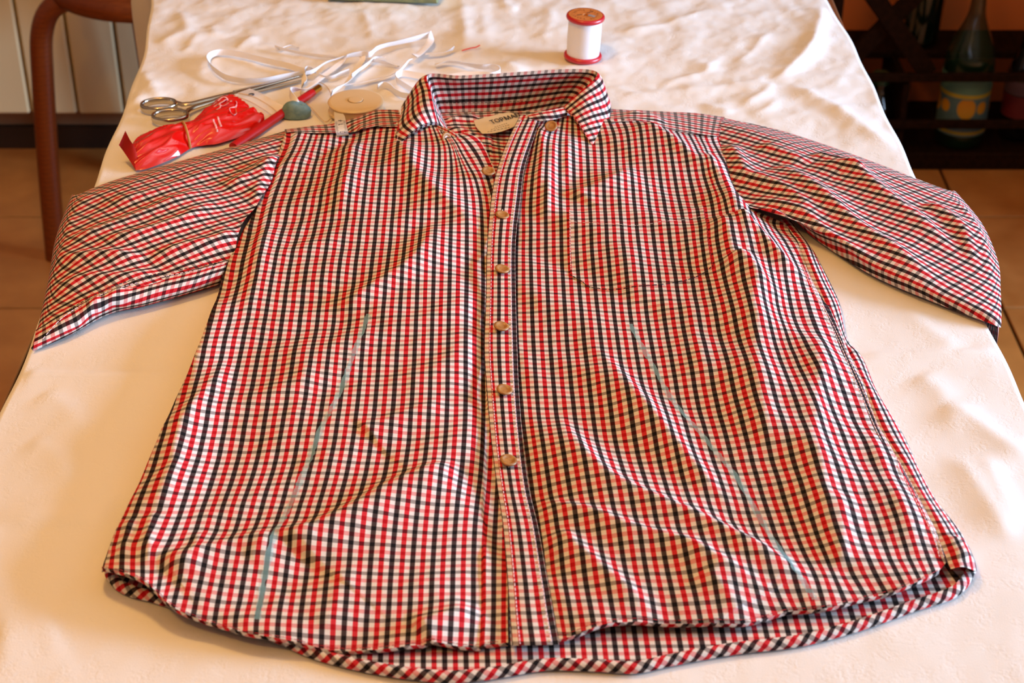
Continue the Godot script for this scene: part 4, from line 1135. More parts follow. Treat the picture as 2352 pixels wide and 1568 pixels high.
	chalk(left_front, [Vector2(6.89, -13.43), Vector2(7.24, -10.66), Vector2(8.11, -5.34), Vector2(8.91, -1.26), Vector2(9.35, 2.77), Vector2(9.77, 7.14), Vector2(10.03, 10.43), Vector2(9.96, 13.22)], dust, shirt)
	chalk(right_front, [Vector2(5.93, -10.63), Vector2(6.71, -6.70), Vector2(7.75, -2.31), Vector2(8.86, 1.15), Vector2(9.93, 4.27), Vector2(10.72, 8.86), Vector2(11.19, 11.95), Vector2(11.68, 13.58)], dust, shirt)

	# hems
	hem_fold(left_front, shirt, gingham, 11)
	hem_fold(right_front, shirt, gingham, 14)

	# buttons
	var horn := dapple("horn button", Color(0.74, 0.53, 0.30), Color(0.52, 0.33, 0.15), Vector3(60, 60, 60), 0.42, 6)
	horn.clearcoat_enabled = true
	horn.clearcoat = 0.12
	horn.clearcoat_roughness = 0.3
	for spot in [Vector3(-0.009, 0.018, -0.1746), Vector3(-0.0086, 0.018, -0.0774), Vector3(-0.0088, 0.018, 0.0121), Vector3(-0.006, 0.018, 0.1031), Vector3(-0.0028, 0.018, 0.1932)]:
		var b := button(Vector3(spot.x, maxf(top(spot.x, spot.z), 0.012) + 0.0016, spot.z), Basis.from_euler(Vector3(0.10, 0.3, -0.16)), horn, placket)
		slit(b, spot, placket, thread_dark)
	button(Vector3(-0.0644, 0.024, -0.3284), Basis.from_euler(Vector3(0.85, 0, -0.7)), horn, stand)
	button(Vector3(0.0384, 0.03, -0.3422), Basis.from_euler(Vector3(0.5, 0, 0.1)), horn, stand)
	button(Vector3(-0.0224, 0.0265, -0.2518), Basis.from_euler(Vector3(0.2, 0, -0.1)), horn, front_a)
	# an empty buttonhole at the top of the band
	stitches(raise([Vector3(-0.0017, 0.022, -0.2779), Vector3(-0.0025, 0.022, -0.2706), Vector3(-0.0033, 0.022, -0.2633)], 0.0012), mat("buttonhole thread", Color(0.85, 0.80, 0.72), 0.7), placket, 0.0007, 0.0012, 0.0002)


func band_line(band: Dictionary, share: float) -> Array:
	var out := []
	for r in range(6, band.h, 4):
		var c: float = share * (band.w - 1)
		var b := int(c)
		out.append(band.p[r * band.w + b].lerp(band.p[r * band.w + b + 1], c - b) + Vector3(0, 0.0005, 0))
	return out


func hem_fold(d: Dictionary, parent: Node, m: Material, skip: int) -> void:
	# the turned hem: a narrow band hanging from the lower edge, its check set at a slant
	var p := PackedVector3Array()
	var uv := PackedVector2Array()
	var cols := 0
	var run := 0.0
	for c in range(0, d.w - skip):
		var a: Vector3 = d.p[(d.h - 1) * d.w + c]
		if cols:
			run += a.distance_to(p[p.size() - 3])
		cols += 1
		p.append_array([a, a + Vector3(0, -0.0018, 0.0010), a + Vector3(0, -0.0035, -0.0004)])
		for a2 in [0.0, 0.15, 0.30]:
			uv.append(bias(run / CHECK, a2))
	part("hem", Form.new().sheet(p, uv, 3, true), m, parent)
	var line := []
	for c in range(2, d.w - skip, 2):
		line.append(d.p[(d.h - 5) * d.w + c] + Vector3(0, 0.0005, 0))
	stitches(line, mat("red thread", Color(0.72, 0.12, 0.16), 0.6), parent, 0.0002)


func note_hem(d: Dictionary, parent: Node, m: Material) -> void:
	var p := PackedVector3Array()
	var uv := PackedVector2Array()
	var run := 0.0
	for c in d.w:
		var a: Vector3 = d.p[c]
		var b: Vector3 = d.p[d.w + c]
		var back: Vector3 = (b - a).normalized()
		if c:
			run += a.distance_to(d.p[c - 1])
		var u := run / CHECK
		p.append_array([a + back * 0.0062 + Vector3(0, 0.0012, 0), a + back * 0.003 + Vector3(0, 0.0018, 0), a + Vector3(0, 0.0006, 0), a + Vector3(0, -0.0030, 0)])
		for a2 in [0.0, 0.25, 0.48, 0.75]:
			uv.append(bias(u, a2))
	part("hem", Form.new().sheet(p, uv, 4, true), m, parent)


func bias(along: float, across: float) -> Vector2:
	return Vector2(along * 0.78 + across * 0.62, along * 0.62 - across * 0.78)


func chalk(d: Dictionary, line: Array, m: Material, parent: Node) -> void:
	var pts := spread(line, 110)
	var p := PackedVector3Array()
	var uv := PackedVector2Array()
	for k in pts.size():
		var wide := 0.15 + 0.10 * fine.get_noise_1d(k * 9.0)
		for s in [-1.0, 0.0, 1.0]:
			p.append(on_panel(d, pts[k] + Vector2(s * wide, 0)) + Vector3(0, 0.0006, 0))
			uv.append(Vector2(s, k))
	part("chalk_mark", Form.new().sheet(p, uv, 3), m, parent)


func button(at: Vector3, turn: Basis, m: Material, parent: Node) -> Node3D:
	var r := 0.0062
	var f := Form.new().lathe([Vector2(0.0, 0.0017), Vector2(0.0024, 0.0017), Vector2(0.0034, 0.0019), Vector2(0.0042, 0.0026), Vector2(0.005, 0.0029), Vector2(r, 0.0024), Vector2(r + 0.0002, 0.0014), Vector2(r - 0.0012, 0.0002), Vector2(0.0, 0.0)], at, 28, turn)
	f.i.reverse()
	var b := part("button", f, m, parent, 29)
	var hole := Form.new()
	for s in [Vector2(1, 1), Vector2(1, -1), Vector2(-1, 1), Vector2(-1, -1)]:
		hole.lathe([Vector2(0.0006, 0.0), Vector2(0.0005, 0.0002), Vector2(0.0, 0.0002)], at + turn * Vector3(s.x * 0.0011, 0.0016, s.y * 0.0011), 8, turn)
	if parent.get_parent() == self:
		part("button_hole", hole, mat("button hole", Color(0.06, 0.04, 0.03), 0.9), b)
	var th := Form.new()
	for s in [-1.0, 1.0]:
		th.tube([at + turn * Vector3(-0.0011, 0.0018, s * 0.0011), at + turn * Vector3(0, 0.0025, s * 0.0009), at + turn * Vector3(0.0011, 0.0018, s * 0.0011)], 0.00045, 6)
	if parent.get_parent() == self:
		part("sewing_thread", th, mat("button thread", Color(0.80, 0.72, 0.60), 0.7), b)
	return b


func slit(_b: Node3D, spot: Vector3, parent: Node, m: Material) -> void:
	# the end of the buttonhole that shows on either side of the button
	var pale := mat("buttonhole thread", Color(0.85, 0.80, 0.72), 0.7)
	var line := []
	for k in 5:
		var z := spot.z - 0.0095 + 0.0045 * k
		line.append(Vector3(spot.x + 0.0004, top(spot.x, z) + 0.0007, z))
	stitches(line, pale, parent, 0.0006, 0.0012, 0.0003)


func lettering(words: String, base: Array, above: Vector3, high: float, m: Material, parent: Node) -> MeshInstance3D:
	var tm := TextMesh.new()
	var font := SystemFont.new()
	font.font_names = PackedStringArray(["Droid Sans"])
	font.font_weight = 400
	tm.font = font
	tm.text = words
	tm.font_size = 32
	tm.pixel_size = 0.001
	tm.depth = 0.004
	tm.curve_step = 2.0
	tm.horizontal_alignment = HORIZONTAL_ALIGNMENT_LEFT
	tm.vertical_alignment = VERTICAL_ALIGNMENT_BOTTOM
	var box := tm.get_aabb()
	var x: Vector3 = base[1] - base[0]
	var y: Vector3 = above - base[0]
	var z := x.cross(y).normalized()
	y = z.cross(x).normalized()
	var sx := x.length() / box.size.x
	var sy := high / box.size.y
	var o := MeshInstance3D.new()
	o.mesh = tm
	o.material_override = m
	var b := Basis(x.normalized() * sx, y * sy, z * 0.1)
	o.transform = Transform3D(b, base[0] - org - b * Vector3(box.position.x, box.position.y, 0))
	return place("lettering", o, parent) as MeshInstance3D


# ---------------------------------------------------------------- the things behind the collar

func build_sewing_things() -> void:
	build_spool()
	build_measure()
	build_scissors()
	build_bag()
	build_pencil_and_chalk()
	build_elastic()

	# a clear plastic wallet, flat on the cloth
	var w := thing("plastic_wallet", "small clear plastic wallet lying beside the measuring tape", "wallet", Vector3(-0.2006, 0, -0.4597))
	var clear := mat("clear plastic", Color(1.0, 0.97, 0.93, 0.10), 0.08)
	clear.transparency = BaseMaterial3D.TRANSPARENCY_ALPHA
	var outline := spread([Vector3(-0.2143, 0.003, -0.4575), Vector3(-0.2041, 0.003, -0.4362), Vector3(-0.1931, 0.003, -0.4142), Vector3(-0.1885, 0.003, -0.4122), Vector3(-0.185, 0.003, -0.4236), Vector3(-0.1838, 0.003, -0.4404), Vector3(-0.1881, 0.003, -0.4694), Vector3(-0.1972, 0.003, -0.4992), Vector3(-0.2093, 0.003, -0.5104), Vector3(-0.2205, 0.003, -0.5014), Vector3(-0.2234, 0.003, -0.4836), Vector3(-0.2143, 0.003, -0.4575)], 40)
	var mid := Vector3(-0.2013, 0.0045, -0.4553)
	var f := Form.new()
	for k in outline.size() - 1:
		f.face(outline[k], outline[k + 1], mid, mid - Vector3(0, 1, 0))
	part("film", f, clear, w)
	part("welded_edge", Form.new().tube(outline, 0.0006, 6), mat("welded plastic", Color(0.86, 0.74, 0.60, 0.55), 0.3), w)
	mats["welded plastic"].transparency = BaseMaterial3D.TRANSPARENCY_ALPHA

	# a snippet of red thread
	var s := thing("thread_snippet", "short snippet of red thread on the tablecloth left of the spool", "thread", Vector3(-0.0467, 0, -0.6093))
	part("snippet", Form.new().tube([Vector3(-0.0555, 0.003, -0.5949), Vector3(-0.0503, 0.003, -0.5986), Vector3(-0.0451, 0.003, -0.6022), Vector3(-0.0407, 0.003, -0.6035), Vector3(-0.036, 0.003, -0.6096)], 0.0007, 6), mat("snippet red", Color(0.85, 0.25, 0.22), 0.7), s)

	# the book at the far end
	var near_left := Vector3(-0.2093, 0, -0.7476)
	var near_right := Vector3(-0.0873, 0, -0.7366)
	var mid_b := (near_left + near_right) / 2.0
	var b := thing("book", "pale green covered book lying at the far end of the table", "book", Vector3(mid_b.x, 0, mid_b.z - 0.08))
	var turn := Basis(Vector3.UP, atan2(-(near_right.z - near_left.z), near_right.x - near_left.x))
	var cover := dapple("book cover", Color(0.56, 0.60, 0.42), Color(0.40, 0.47, 0.40), Vector3(14, 14, 14), 0.4, 17)
	var c := Vector3(0.5 * (near_left.x + near_right.x) - 0.005, 0, mid_b.z)
	var long := near_left.distance_to(near_right) + 0.01
	part("cover", Form.new().box(c + turn * Vector3(0, 0.0035, -0.075), Vector3(long, 0.004, 0.15), 0.0015, turn).box(c + turn * Vector3(0, 0.0265, -0.075), Vector3(long, 0.004, 0.15), 0.0015, turn).box(c + turn * Vector3(0, 0.015, -0.002), Vector3(long, 0.026, 0.004), 0.0018, turn), cover, b)
	part("pages", Form.new().box(c + turn * Vector3(0, 0.015, -0.077), Vector3(long - 0.006, 0.019, 0.144), 0.0005, turn), mat("book pages", Color(0.83, 0.78, 0.67), 0.9), b)


func build_spool() -> void:
	var foot := Vector3(0.0779, 0, -0.5814)
	foot.y = 0.0002
	var t := thing("thread_spool", "wooden thread spool with red rims wound with white thread", "spool", foot)
	var lean := Basis.from_euler(Vector3(0.0, 0.0, -0.045))
	var wood := dapple("spool wood", Color(0.80, 0.50, 0.24), Color(0.68, 0.39, 0.16), Vector3(40, 40, 40), 0.55, 13)
	var red := mat("spool red", Color(0.72, 0.03, 0.10), 0.3)
	red.clearcoat_enabled = true
	red.clearcoat = 0.5
	var rim := []
	for k in 13:
		var a := PI * k / 12.0 - PI / 2
		rim.append(Vector2(0.0188 + cos(a) * 0.0024, 0.0028 + sin(a) * 0.0028))
	part("lower_rim", Form.new().lathe([Vector2(0.0, 0.0)] + rim + [Vector2(0.0155, 0.0056)], foot, 48, lean), red, t, 49)
	var top_rim := rim.map(func(q): return q + Vector2(0, 0.0452))
	part("upper_rim", Form.new().lathe([Vector2(0.0155, 0.0452)] + top_rim, foot, 48, lean), red, t, 49)
	var wind := mat("white thread", Color(0.92, 0.91, 0.92), 0.55)
	wind.rim_enabled = true
	wind.rim = 0.3
	var body := []
	for k in 90:
		body.append(Vector2(0.0178 + 0.00014 * (k % 2) + 0.0005 * sin(PI * k / 89.0), 0.0050 + 0.0408 * k / 89.0))
	part("thread", Form.new().lathe(body, foot, 48, lean), wind, t, 49)
	var disc := part("wooden_top", Form.new().lathe([Vector2(0.0194, 0.0492), Vector2(0.0192, 0.0505), Vector2(0.018, 0.0508), Vector2(0.0032, 0.0506), Vector2(0.0026, 0.050), Vector2(0.0024, 0.044), Vector2(0.0, 0.044)], foot, 48, lean), wood, t, 49)
	# worn stamping burnt into the top: bars and an arc of strokes, too worn to read
	var ink := mat("worn stamp", Color(0.33, 0.16, 0.07), 0.8)
	var f := Form.new()
	var rng := RandomNumberGenerator.new()
	rng.seed = 44
	for k in 22:
		var a := TAU * k / 22.0
		if k % 6 == 5:
			continue
		var r := 0.0130 + rng.randf_range(-0.0008, 0.0008)
		var way := Vector3(cos(a), 0, sin(a))
		var side := Vector3(-sin(a), 0, cos(a))
		var c: Vector3 = Vector3(0, 0.05085, 0) + way * r
		var g: float = rng.randf_range(0.0005, 0.0013)
		f.tube([foot + lean * (c - way * 0.0012 + side * g), foot + lean * (c + way * 0.0012 - side * g * 0.5)], 0.00028, 5, 0.4)
	f.tube([foot + lean * Vector3(0.0015, 0.0508, -0.0035), foot + lean * Vector3(0.008, 0.0508, -0.0095)], 0.0007, 6, 0.4)
	f.tube([foot + lean * Vector3(-0.0095, 0.0508, 0.0025), foot + lean * Vector3(-0.004, 0.0508, 0.0012)], 0.0006, 6, 0.4)
	part("stamp", f, ink, disc)
	part("sticker", Form.new().box(foot + lean * Vector3(0.0062, 0.0509, 0.0036), Vector3(0.0075, 0.0003, 0.005), 0.0001, lean * Basis(Vector3.UP, -0.5)).box(foot + lean * Vector3(0.0066, 0.0511, 0.0038), Vector3(0.0028, 0.0002, 0.0022), 0.0001, lean), mat("grey sticker", Color(0.55, 0.53, 0.54), 0.5), disc)


func build_measure() -> void:
	var c := Vector3(-0.1612, 0.0135, -0.44)
	var t := thing("tape_measure", "round cream tape measure with its tape end pulled out onto the shirt", "tape measure", Vector3(c.x, 0, c.z))
	var plastic := mat("cream plastic", Color(0.86, 0.76, 0.60), 0.3)
	plastic.clearcoat_enabled = true
	plastic.clearcoat = 0.4
	var r := 0.0288
	var f := Vector3(c.x, 0.0004, c.z)
	part("lower_shell", Form.new().lathe([Vector2(0, 0), Vector2(r - 0.002, 0), Vector2(r, 0.001), Vector2(r, 0.0026), Vector2(r - 0.0012, 0.003), Vector2(r - 0.0014, 0.0035)], f, 64), plastic, t, 65)
	part("case_wall", Form.new().lathe([Vector2(r - 0.0014, 0.003), Vector2(r - 0.0010, 0.0065), Vector2(r - 0.0014, 0.0112)], f, 64), plastic, t, 65)
	part("upper_shell", Form.new().lathe([Vector2(r - 0.0014, 0.0108), Vector2(r - 0.0002, 0.0112), Vector2(r + 0.0002, 0.0122), Vector2(r - 0.0006, 0.0132), Vector2(r - 0.003, 0.0137), Vector2(0.0085, 0.0139), Vector2(0.0, 0.0139)], f, 64), plastic, t, 65)
	var dark := mat("groove", Color(0.35, 0.24, 0.13), 0.7)
	var ring := []
	for k in 24:
		var a := lerpf(-0.15, PI + 0.15, k / 23.0)
		ring.append(f + Vector3(cos(a) * 0.0078, 0.0138, sin(a) * 0.0078))
	part("release_button", Form.new().lathe([Vector2(0.0078, 0.0136), Vector2(0.0076, 0.0146), Vector2(0.0068, 0.0150), Vector2(0.0, 0.0148)], f, 32), plastic, t, 33)
	part("groove", Form.new().tube(ring, 0.00045, 6), dark, t)
	part("slot", Form.new().box(Vector3(-0.1829, 0.0065, -0.4318), Vector3(0.011, 0.0085, 0.004), 0.001, Basis(Vector3.UP, -0.75)), dark, t)
	# the pulled-out end, printed with divisions and figures
	var left := [Vector3(-0.1846, 0.008, -0.4423), Vector3(-0.1822, 0.01, -0.4211), Vector3(-0.1795, 0.014, -0.3981), Vector3(-0.1764, 0.02, -0.3702), Vector3(-0.1738, 0.022, -0.3511), Vector3(-0.1726, 0.017, -0.3497)]
	var right := [Vector3(-0.1776, 0.008, -0.4338), Vector3(-0.1736, 0.01, -0.419), Vector3(-0.1691, 0.014, -0.4001), Vector3(-0.1654, 0.02, -0.3732), Vector3(-0.1623, 0.022, -0.353), Vector3(-0.1613, 0.017, -0.3526)]
	var d := loft([left, right], 40, 6)
	var uv := PackedVector2Array()
	for k in d.h:
		for j in d.w:
			uv.append(Vector2(float(j) / (d.w - 1), float(k) / (d.h - 1)))
	d.uv = uv
	var print := mat("tape print", Color.WHITE, 0.5)
	var im := Image.create_empty(64, 160, false, Image.FORMAT_RGB8)
	im.fill(Color(0.86, 0.83, 0.78))
	var ink := Color(0.10, 0.09, 0.10)
	for k in 34:
		var y := 84 + k * 3
		if y < 150:
			im.fill_rect(Rect2i(3, y, 14 if k % 5 else 18, 1), Color(0.35, 0.33, 0.34))
			im.fill_rect(Rect2i(47 if k % 5 else 43, y, 14 if k % 5 else 18, 1), Color(0.35, 0.33, 0.34))
	im.fill_rect(Rect2i(2, 92, 60, 1), Color(0.45, 0.40, 0.40))
	# «4» and «1» above and below the line and «0» at the end, lying on their sides
	im.fill_rect(Rect2i(22, 82, 22, 2), ink)
	for k in 12:
		im.fill_rect(Rect2i(24 + k, 80 + k / 2 - 1, 3, 2), ink)
	im.fill_rect(Rect2i(33, 78, 3, 9), ink)
	im.fill_rect(Rect2i(22, 98, 22, 3), ink)
	im.fill_rect(Rect2i(22, 98, 3, 6), ink)
	im.fill_rect(Rect2i(24, 134, 20, 2), ink)
	im.fill_rect(Rect2i(24, 142, 20, 2), ink)
	im.fill_rect(Rect2i(22, 136, 3, 7), ink)
	im.fill_rect(Rect2i(43, 136, 3, 7), ink)
	print.albedo_texture = ImageTexture.create_from_image(im)
	cloth("tape_end", d, print, t, true)
	var lip: Array = [left[5], left[5].lerp(right[5], 0.5), right[5]]
	part("end_clip", Form.new().tube(lip, 0.0012, 8, 0.5), mat("steel clip", Color(0.6, 0.58, 0.55), 0.3, 1.0), t)


func oval(mid: Vector3, a: float, b: float, turn: float, count := 40) -> Array:
	var out := []
	for k in count + 1:
		var q := TAU * k / count
		out.append(mid + Basis(Vector3.UP, turn) * Vector3(cos(q) * a, 0, sin(q) * b))
	return out


func band_ring(f: Form, line: Array, thick: float, tall: float) -> void:
	# a flat metal band standing on edge, bent to a ring
	var p := PackedVector3Array()
	var uv := PackedVector2Array()
	var n := line.size() - 1
	var c := Vector3.ZERO
	for k in n:
		c += line[k] / n
	for k in n + 1:
		var out: Vector3 = (line[k] - c).normalized()
		var prof := [Vector2(thick * 0.6, 0), Vector2(thick, tall * 0.25), Vector2(thick, tall * 0.75), Vector2(thick * 0.5, tall), Vector2(-thick * 0.5, tall), Vector2(-thick, tall * 0.75), Vector2(-thick, tall * 0.25), Vector2(-thick * 0.6, 0), Vector2(thick * 0.6, 0)]
		for q in prof:
			p.append(line[k] + out * q.x + Vector3(0, q.y, 0))
			uv.append(Vector2(q.x, k))
	f.sheet(p, uv, 9)


func build_scissors() -> void:
	var t := thing("scissors", "steel scissors with oval finger rings, blades under the red bag", "scissors", Vector3(-0.3215, 0, -0.4618))
	var steel := mat("polished steel", Color(0.78, 0.76, 0.72), 0.16, 1.0)
	var fa := Form.new()
	var ma := Vector3(-0.3662, 0.001, -0.4468)
	band_ring(fa, oval(ma, 0.0178, 0.0125, 0.12), 0.0016, 0.0075)
	fa.tube([Vector3(-0.3504, 0.006, -0.4531), Vector3(-0.3421, 0.006, -0.4467), Vector3(-0.3325, 0.006, -0.4488), Vector3(-0.3205, 0.0055, -0.4585), Vector3(-0.306, 0.005, -0.4683), Vector3(-0.2909, 0.005, -0.4748)], [0.0026, 0.0032, 0.003, 0.0028, 0.0032, 0.0042], 10, 0.7)
	var half_a := part("upper_half", fa, steel, t)
	var fb := Form.new()
	band_ring(fb, oval(Vector3(-0.3499, 0.001, -0.4195), 0.0178, 0.0120, 0.10), 0.0016, 0.0075)
	fb.tube([Vector3(-0.3355, 0.006, -0.4245), Vector3(-0.3329, 0.006, -0.4339), Vector3(-0.3269, 0.006, -0.4413), Vector3(-0.315, 0.0055, -0.452), Vector3(-0.3031, 0.005, -0.4639), Vector3(-0.2888, 0.005, -0.4759)], [0.0026, 0.0030, 0.003, 0.0028, 0.0032, 0.0042], 10, 0.7)
	var half_b := part("lower_half", fb, steel, t)
	# blades: long tapering bars with a bevelled edge
	blade(Vector3(-0.2912, 0.005, -0.477), Vector3(-0.2175, 0.004, -0.5275), 0.0095, steel, half_a)
	blade(Vector3(-0.2892, 0.0025, -0.477), Vector3(-0.2195, 0.0015, -0.5183), 0.0085, steel, half_b)
	part("screw", Form.new().lathe([Vector2(0.0034, 0.0), Vector2(0.0032, 0.001), Vector2(0.0, 0.0014)], Vector3(-0.2897, 0.0085, -0.4682), 16), steel, half_a)


func blade(from: Vector3, to: Vector3, wide: float, m: Material, parent: Node) -> void:
	var d := (to - from).normalized()
	var s := Vector3(-d.z, 0, d.x)
	var p := PackedVector3Array()
	var uv := PackedVector2Array()
	for k in 13:
		var u := k / 12.0
		var w := wide * (1.0 - 0.8 * pow(u, 1.6))
		var c := from.lerp(to, u)
		for q in [Vector2(-0.5, 0), Vector2(-0.5, 0.0012), Vector2(0.15, 0.0024), Vector2(0.5, 0.0022), Vector2(0.5, 0.0), Vector2(-0.5, 0)]:
			p.append(c + s * q.x * w + Vector3(0, q.y, 0))
			uv.append(Vector2(q.x, u))
	part("blade", Form.new().sheet(p, uv, 6), m, parent)


func build_bag() -> void:
	var t := thing("trim_bag", "clear plastic bag of shiny red trimming tied with a rubber band", "bag", Vector3(-0.3176, 0, -0.3769))
	var red := mat("red trim in plastic", Color(0.80, 0.045, 0.035), 0.16)
	red.clearcoat_enabled = true
	red.clearcoat = 1.0
	red.clearcoat_roughness = 0.04
	var far := [Vector3(-0.3777, 0.003, -0.3491), Vector3(-0.3705, 0.003, -0.3687), Vector3(-0.3576, 0.003, -0.3827), Vector3(-0.3416, 0.003, -0.3917), Vector3(-0.3297, 0.003, -0.3948), Vector3(-0.3234, 0.003, -0.405), Vector3(-0.3162, 0.003, -0.434), Vector3(-0.3072, 0.003, -0.4596), Vector3(-0.2949, 0.003, -0.4694), Vector3(-0.2782, 0.003, -0.4457), Vector3(-0.2533, 0.003, -0.4153)]
	var near := [Vector3(-0.3646, 0.002, -0.3046), Vector3(-0.3554, 0.002, -0.3074), Vector3(-0.3425, 0.002, -0.3186), Vector3(-0.3282, 0.002, -0.3357), Vector3(-0.3181, 0.002, -0.3531), Vector3(-0.3069, 0.002, -0.3589), Vector3(-0.2935, 0.002, -0.3629), Vector3(-0.2778, 0.002, -0.3747), Vector3(-0.2656, 0.002, -0.3888), Vector3(-0.2585, 0.002, -0.403), Vector3(-0.2527, 0.002, -0.4132)]
	var crown := []
	for k in far.size():
		var high := [0.006, 0.013, 0.016, 0.016, 0.013, 0.014, 0.015, 0.014, 0.011, 0.008, 0.004][k] as float
		crown.append(far[k].lerp(near[k], 0.5) + Vector3(0, high, 0))
	var d := loft([far, far_near(far, crown, 0.4, 0.004), crown, far_near(crown, near, 0.6, 0.004), near], 150, 60)
	var p: PackedVector3Array = d.p
	var crinkle := FastNoiseLite.new()
	crinkle.seed = 15
	crinkle.frequency = 0.04
	crinkle.noise_type = FastNoiseLite.TYPE_SIMPLEX_SMOOTH
	crinkle.fractal_type = FastNoiseLite.FRACTAL_RIDGED
	crinkle.fractal_octaves = 2
	var run: Vector3 = (near[4] - near[0]).normalized()
	var off := Vector3(-run.z, 0, run.x)
	for k in p.size():
		var u := p[k].dot(run) * 1000.0
		var v := p[k].dot(off) * 1000.0
		var edge := smoothstep(0.001, 0.008, p[k].y)
		p[k].y += crinkle.get_noise_2d(u * 0.28, v * 1.6) * 0.0036 * edge
	d.p = p
	var body := cloth("red_trim", d, red, t, true)
	body.set_meta("label", "shiny red trimming seen through the clear plastic")
	# the loose end of red tape that stands up at the tied end
	var flap := loft([[Vector3(-0.3649, 0.001, -0.3056), Vector3(-0.371, 0.006, -0.3144), Vector3(-0.3796, 0.012, -0.326), Vector3(-0.3824, 0.02, -0.3231)], [Vector3(-0.3643, 0.01, -0.3177), Vector3(-0.3672, 0.018, -0.3224), Vector3(-0.3711, 0.026, -0.3233), Vector3(-0.3749, 0.034, -0.326)]], 16, 8)
	cloth("tape_end", flap, mat("matt red tape", Color(0.66, 0.025, 0.025), 0.75), body)
	# clear header with its press seal
	var film := mat("bag film", Color(0.96, 0.91, 0.88, 0.62), 0.30)
	film.transparency = BaseMaterial3D.TRANSPARENCY_ALPHA
	var head := loft([[Vector3(-0.2995, 0.01, -0.4476), Vector3(-0.2836, 0.01, -0.4401), Vector3(-0.2657, 0.008, -0.4212), Vector3(-0.2528, 0.004, -0.4121)], [Vector3(-0.2883, 0.012, -0.4594), Vector3(-0.2712, 0.012, -0.4497), Vector3(-0.2526, 0.01, -0.4327), Vector3(-0.2415, 0.006, -0.4234)], [Vector3(-0.2757, 0.009, -0.4803), Vector3(-0.261, 0.01, -0.4649), Vector3(-0.2451, 0.01, -0.4455), Vector3(-0.2313, 0.008, -0.4328)]], 24, 12)
	cloth("bag_header", head, film, t, true)
	var seal := mat("press seal", Color(0.95, 0.86, 0.78, 0.6), 0.3)
	seal.transparency = BaseMaterial3D.TRANSPARENCY_ALPHA
	for pts in [[Vector3(-0.2907, 0.0125, -0.454), Vector3(-0.2735, 0.0125, -0.4432), Vector3(-0.2549, 0.0105, -0.4263), Vector3(-0.2439, 0.007, -0.4171)], [Vector3(-0.2849, 0.0125, -0.4616), Vector3(-0.2678, 0.0125, -0.4518), Vector3(-0.2507, 0.0105, -0.4359), Vector3(-0.2392, 0.008, -0.4233)]]:
		part("seal_ridge", Form.new().tube(spread(pts, 20), 0.0006, 6), seal, t)
	part("hang_hole", Form.new().tube(oval(Vector3(-0.2712, 0.0125, -0.4572), 0.0028, 0.0022, 0.4, 16), 0.0006, 6), mat("hole rim", Color(0.2, 0.19, 0.22), 0.4), t)
	# white strokes printed on the bag, too curled to read
	var white := mat("bag print", Color(0.90, 0.62, 0.60), 0.4)
	for pts in [
		[Vector3(-0.3025, 0.014, -0.4336), Vector3(-0.2982, 0.014, -0.441), Vector3(-0.2924, 0.014, -0.4378), Vector3(-0.2945, 0.014, -0.4272), Vector3(-0.2991, 0.014, -0.422), Vector3(-0.2948, 0.014, -0.4167), Vector3(-0.2895, 0.014, -0.423)],
		[Vector3(-0.3032, 0.016, -0.4145), Vector3(-0.3005, 0.016, -0.4208), Vector3(-0.297, 0.016, -0.4145), Vector3(-0.2993, 0.016, -0.4062)],
		[Vector3(-0.2878, 0.016, -0.425), Vector3(-0.2862, 0.016, -0.4335), Vector3(-0.2814, 0.016, -0.4271), Vector3(-0.2831, 0.016, -0.4166), Vector3(-0.2867, 0.016, -0.4103), Vector3(-0.2824, 0.016, -0.402), Vector3(-0.2795, 0.016, -0.4062), Vector3(-0.2825, 0.016, -0.4187)],
		[Vector3(-0.2965, 0.0165, -0.3928), Vector3(-0.2914, 0.0165, -0.3785)], [Vector3(-0.2998, 0.0165, -0.3856), Vector3(-0.2945, 0.0165, -0.3725)],
	]:
		var curve := spread(pts, 22).map(func(q): return Vector3(q.x, surface_near(p, q), q.z))
		part("printed_stroke", Form.new().tube(curve, 0.0010, 6, 0.3), white, body)
	# the rubber band
	var loop := []
	for k in 13:
		var a := PI * k / 12.0
		var mid := Vector3(-0.3335, 0.003, -0.3907).lerp(Vector3(-0.3192, 0.002, -0.3521), 0.5 - 0.5 * cos(a))
		loop.append(mid + Vector3(0, sin(a) * 0.0165, 0))
	part("rubber_band", Form.new().tube(spread(loop, 30), 0.0013, 8), mat("rubber", Color(0.72, 0.50, 0.27), 0.6), t)


func far_near(a: Array, b: Array, share: float, up: float) -> Array:
	var out := []
	for k in a.size():
		out.append(a[k].lerp(b[k], share) + Vector3(0, up, 0))
	return out


func surface_near(p: PackedVector3Array, q: Vector3) -> float:
	var best := 1e9
	var y: float = q.y
	for k in range(0, p.size(), 2):
		var d := Vector2(p[k].x - q.x, p[k].z - q.z).length_squared()
		if d < best:
			best = d
			y = p[k].y
	return y + 0.0006


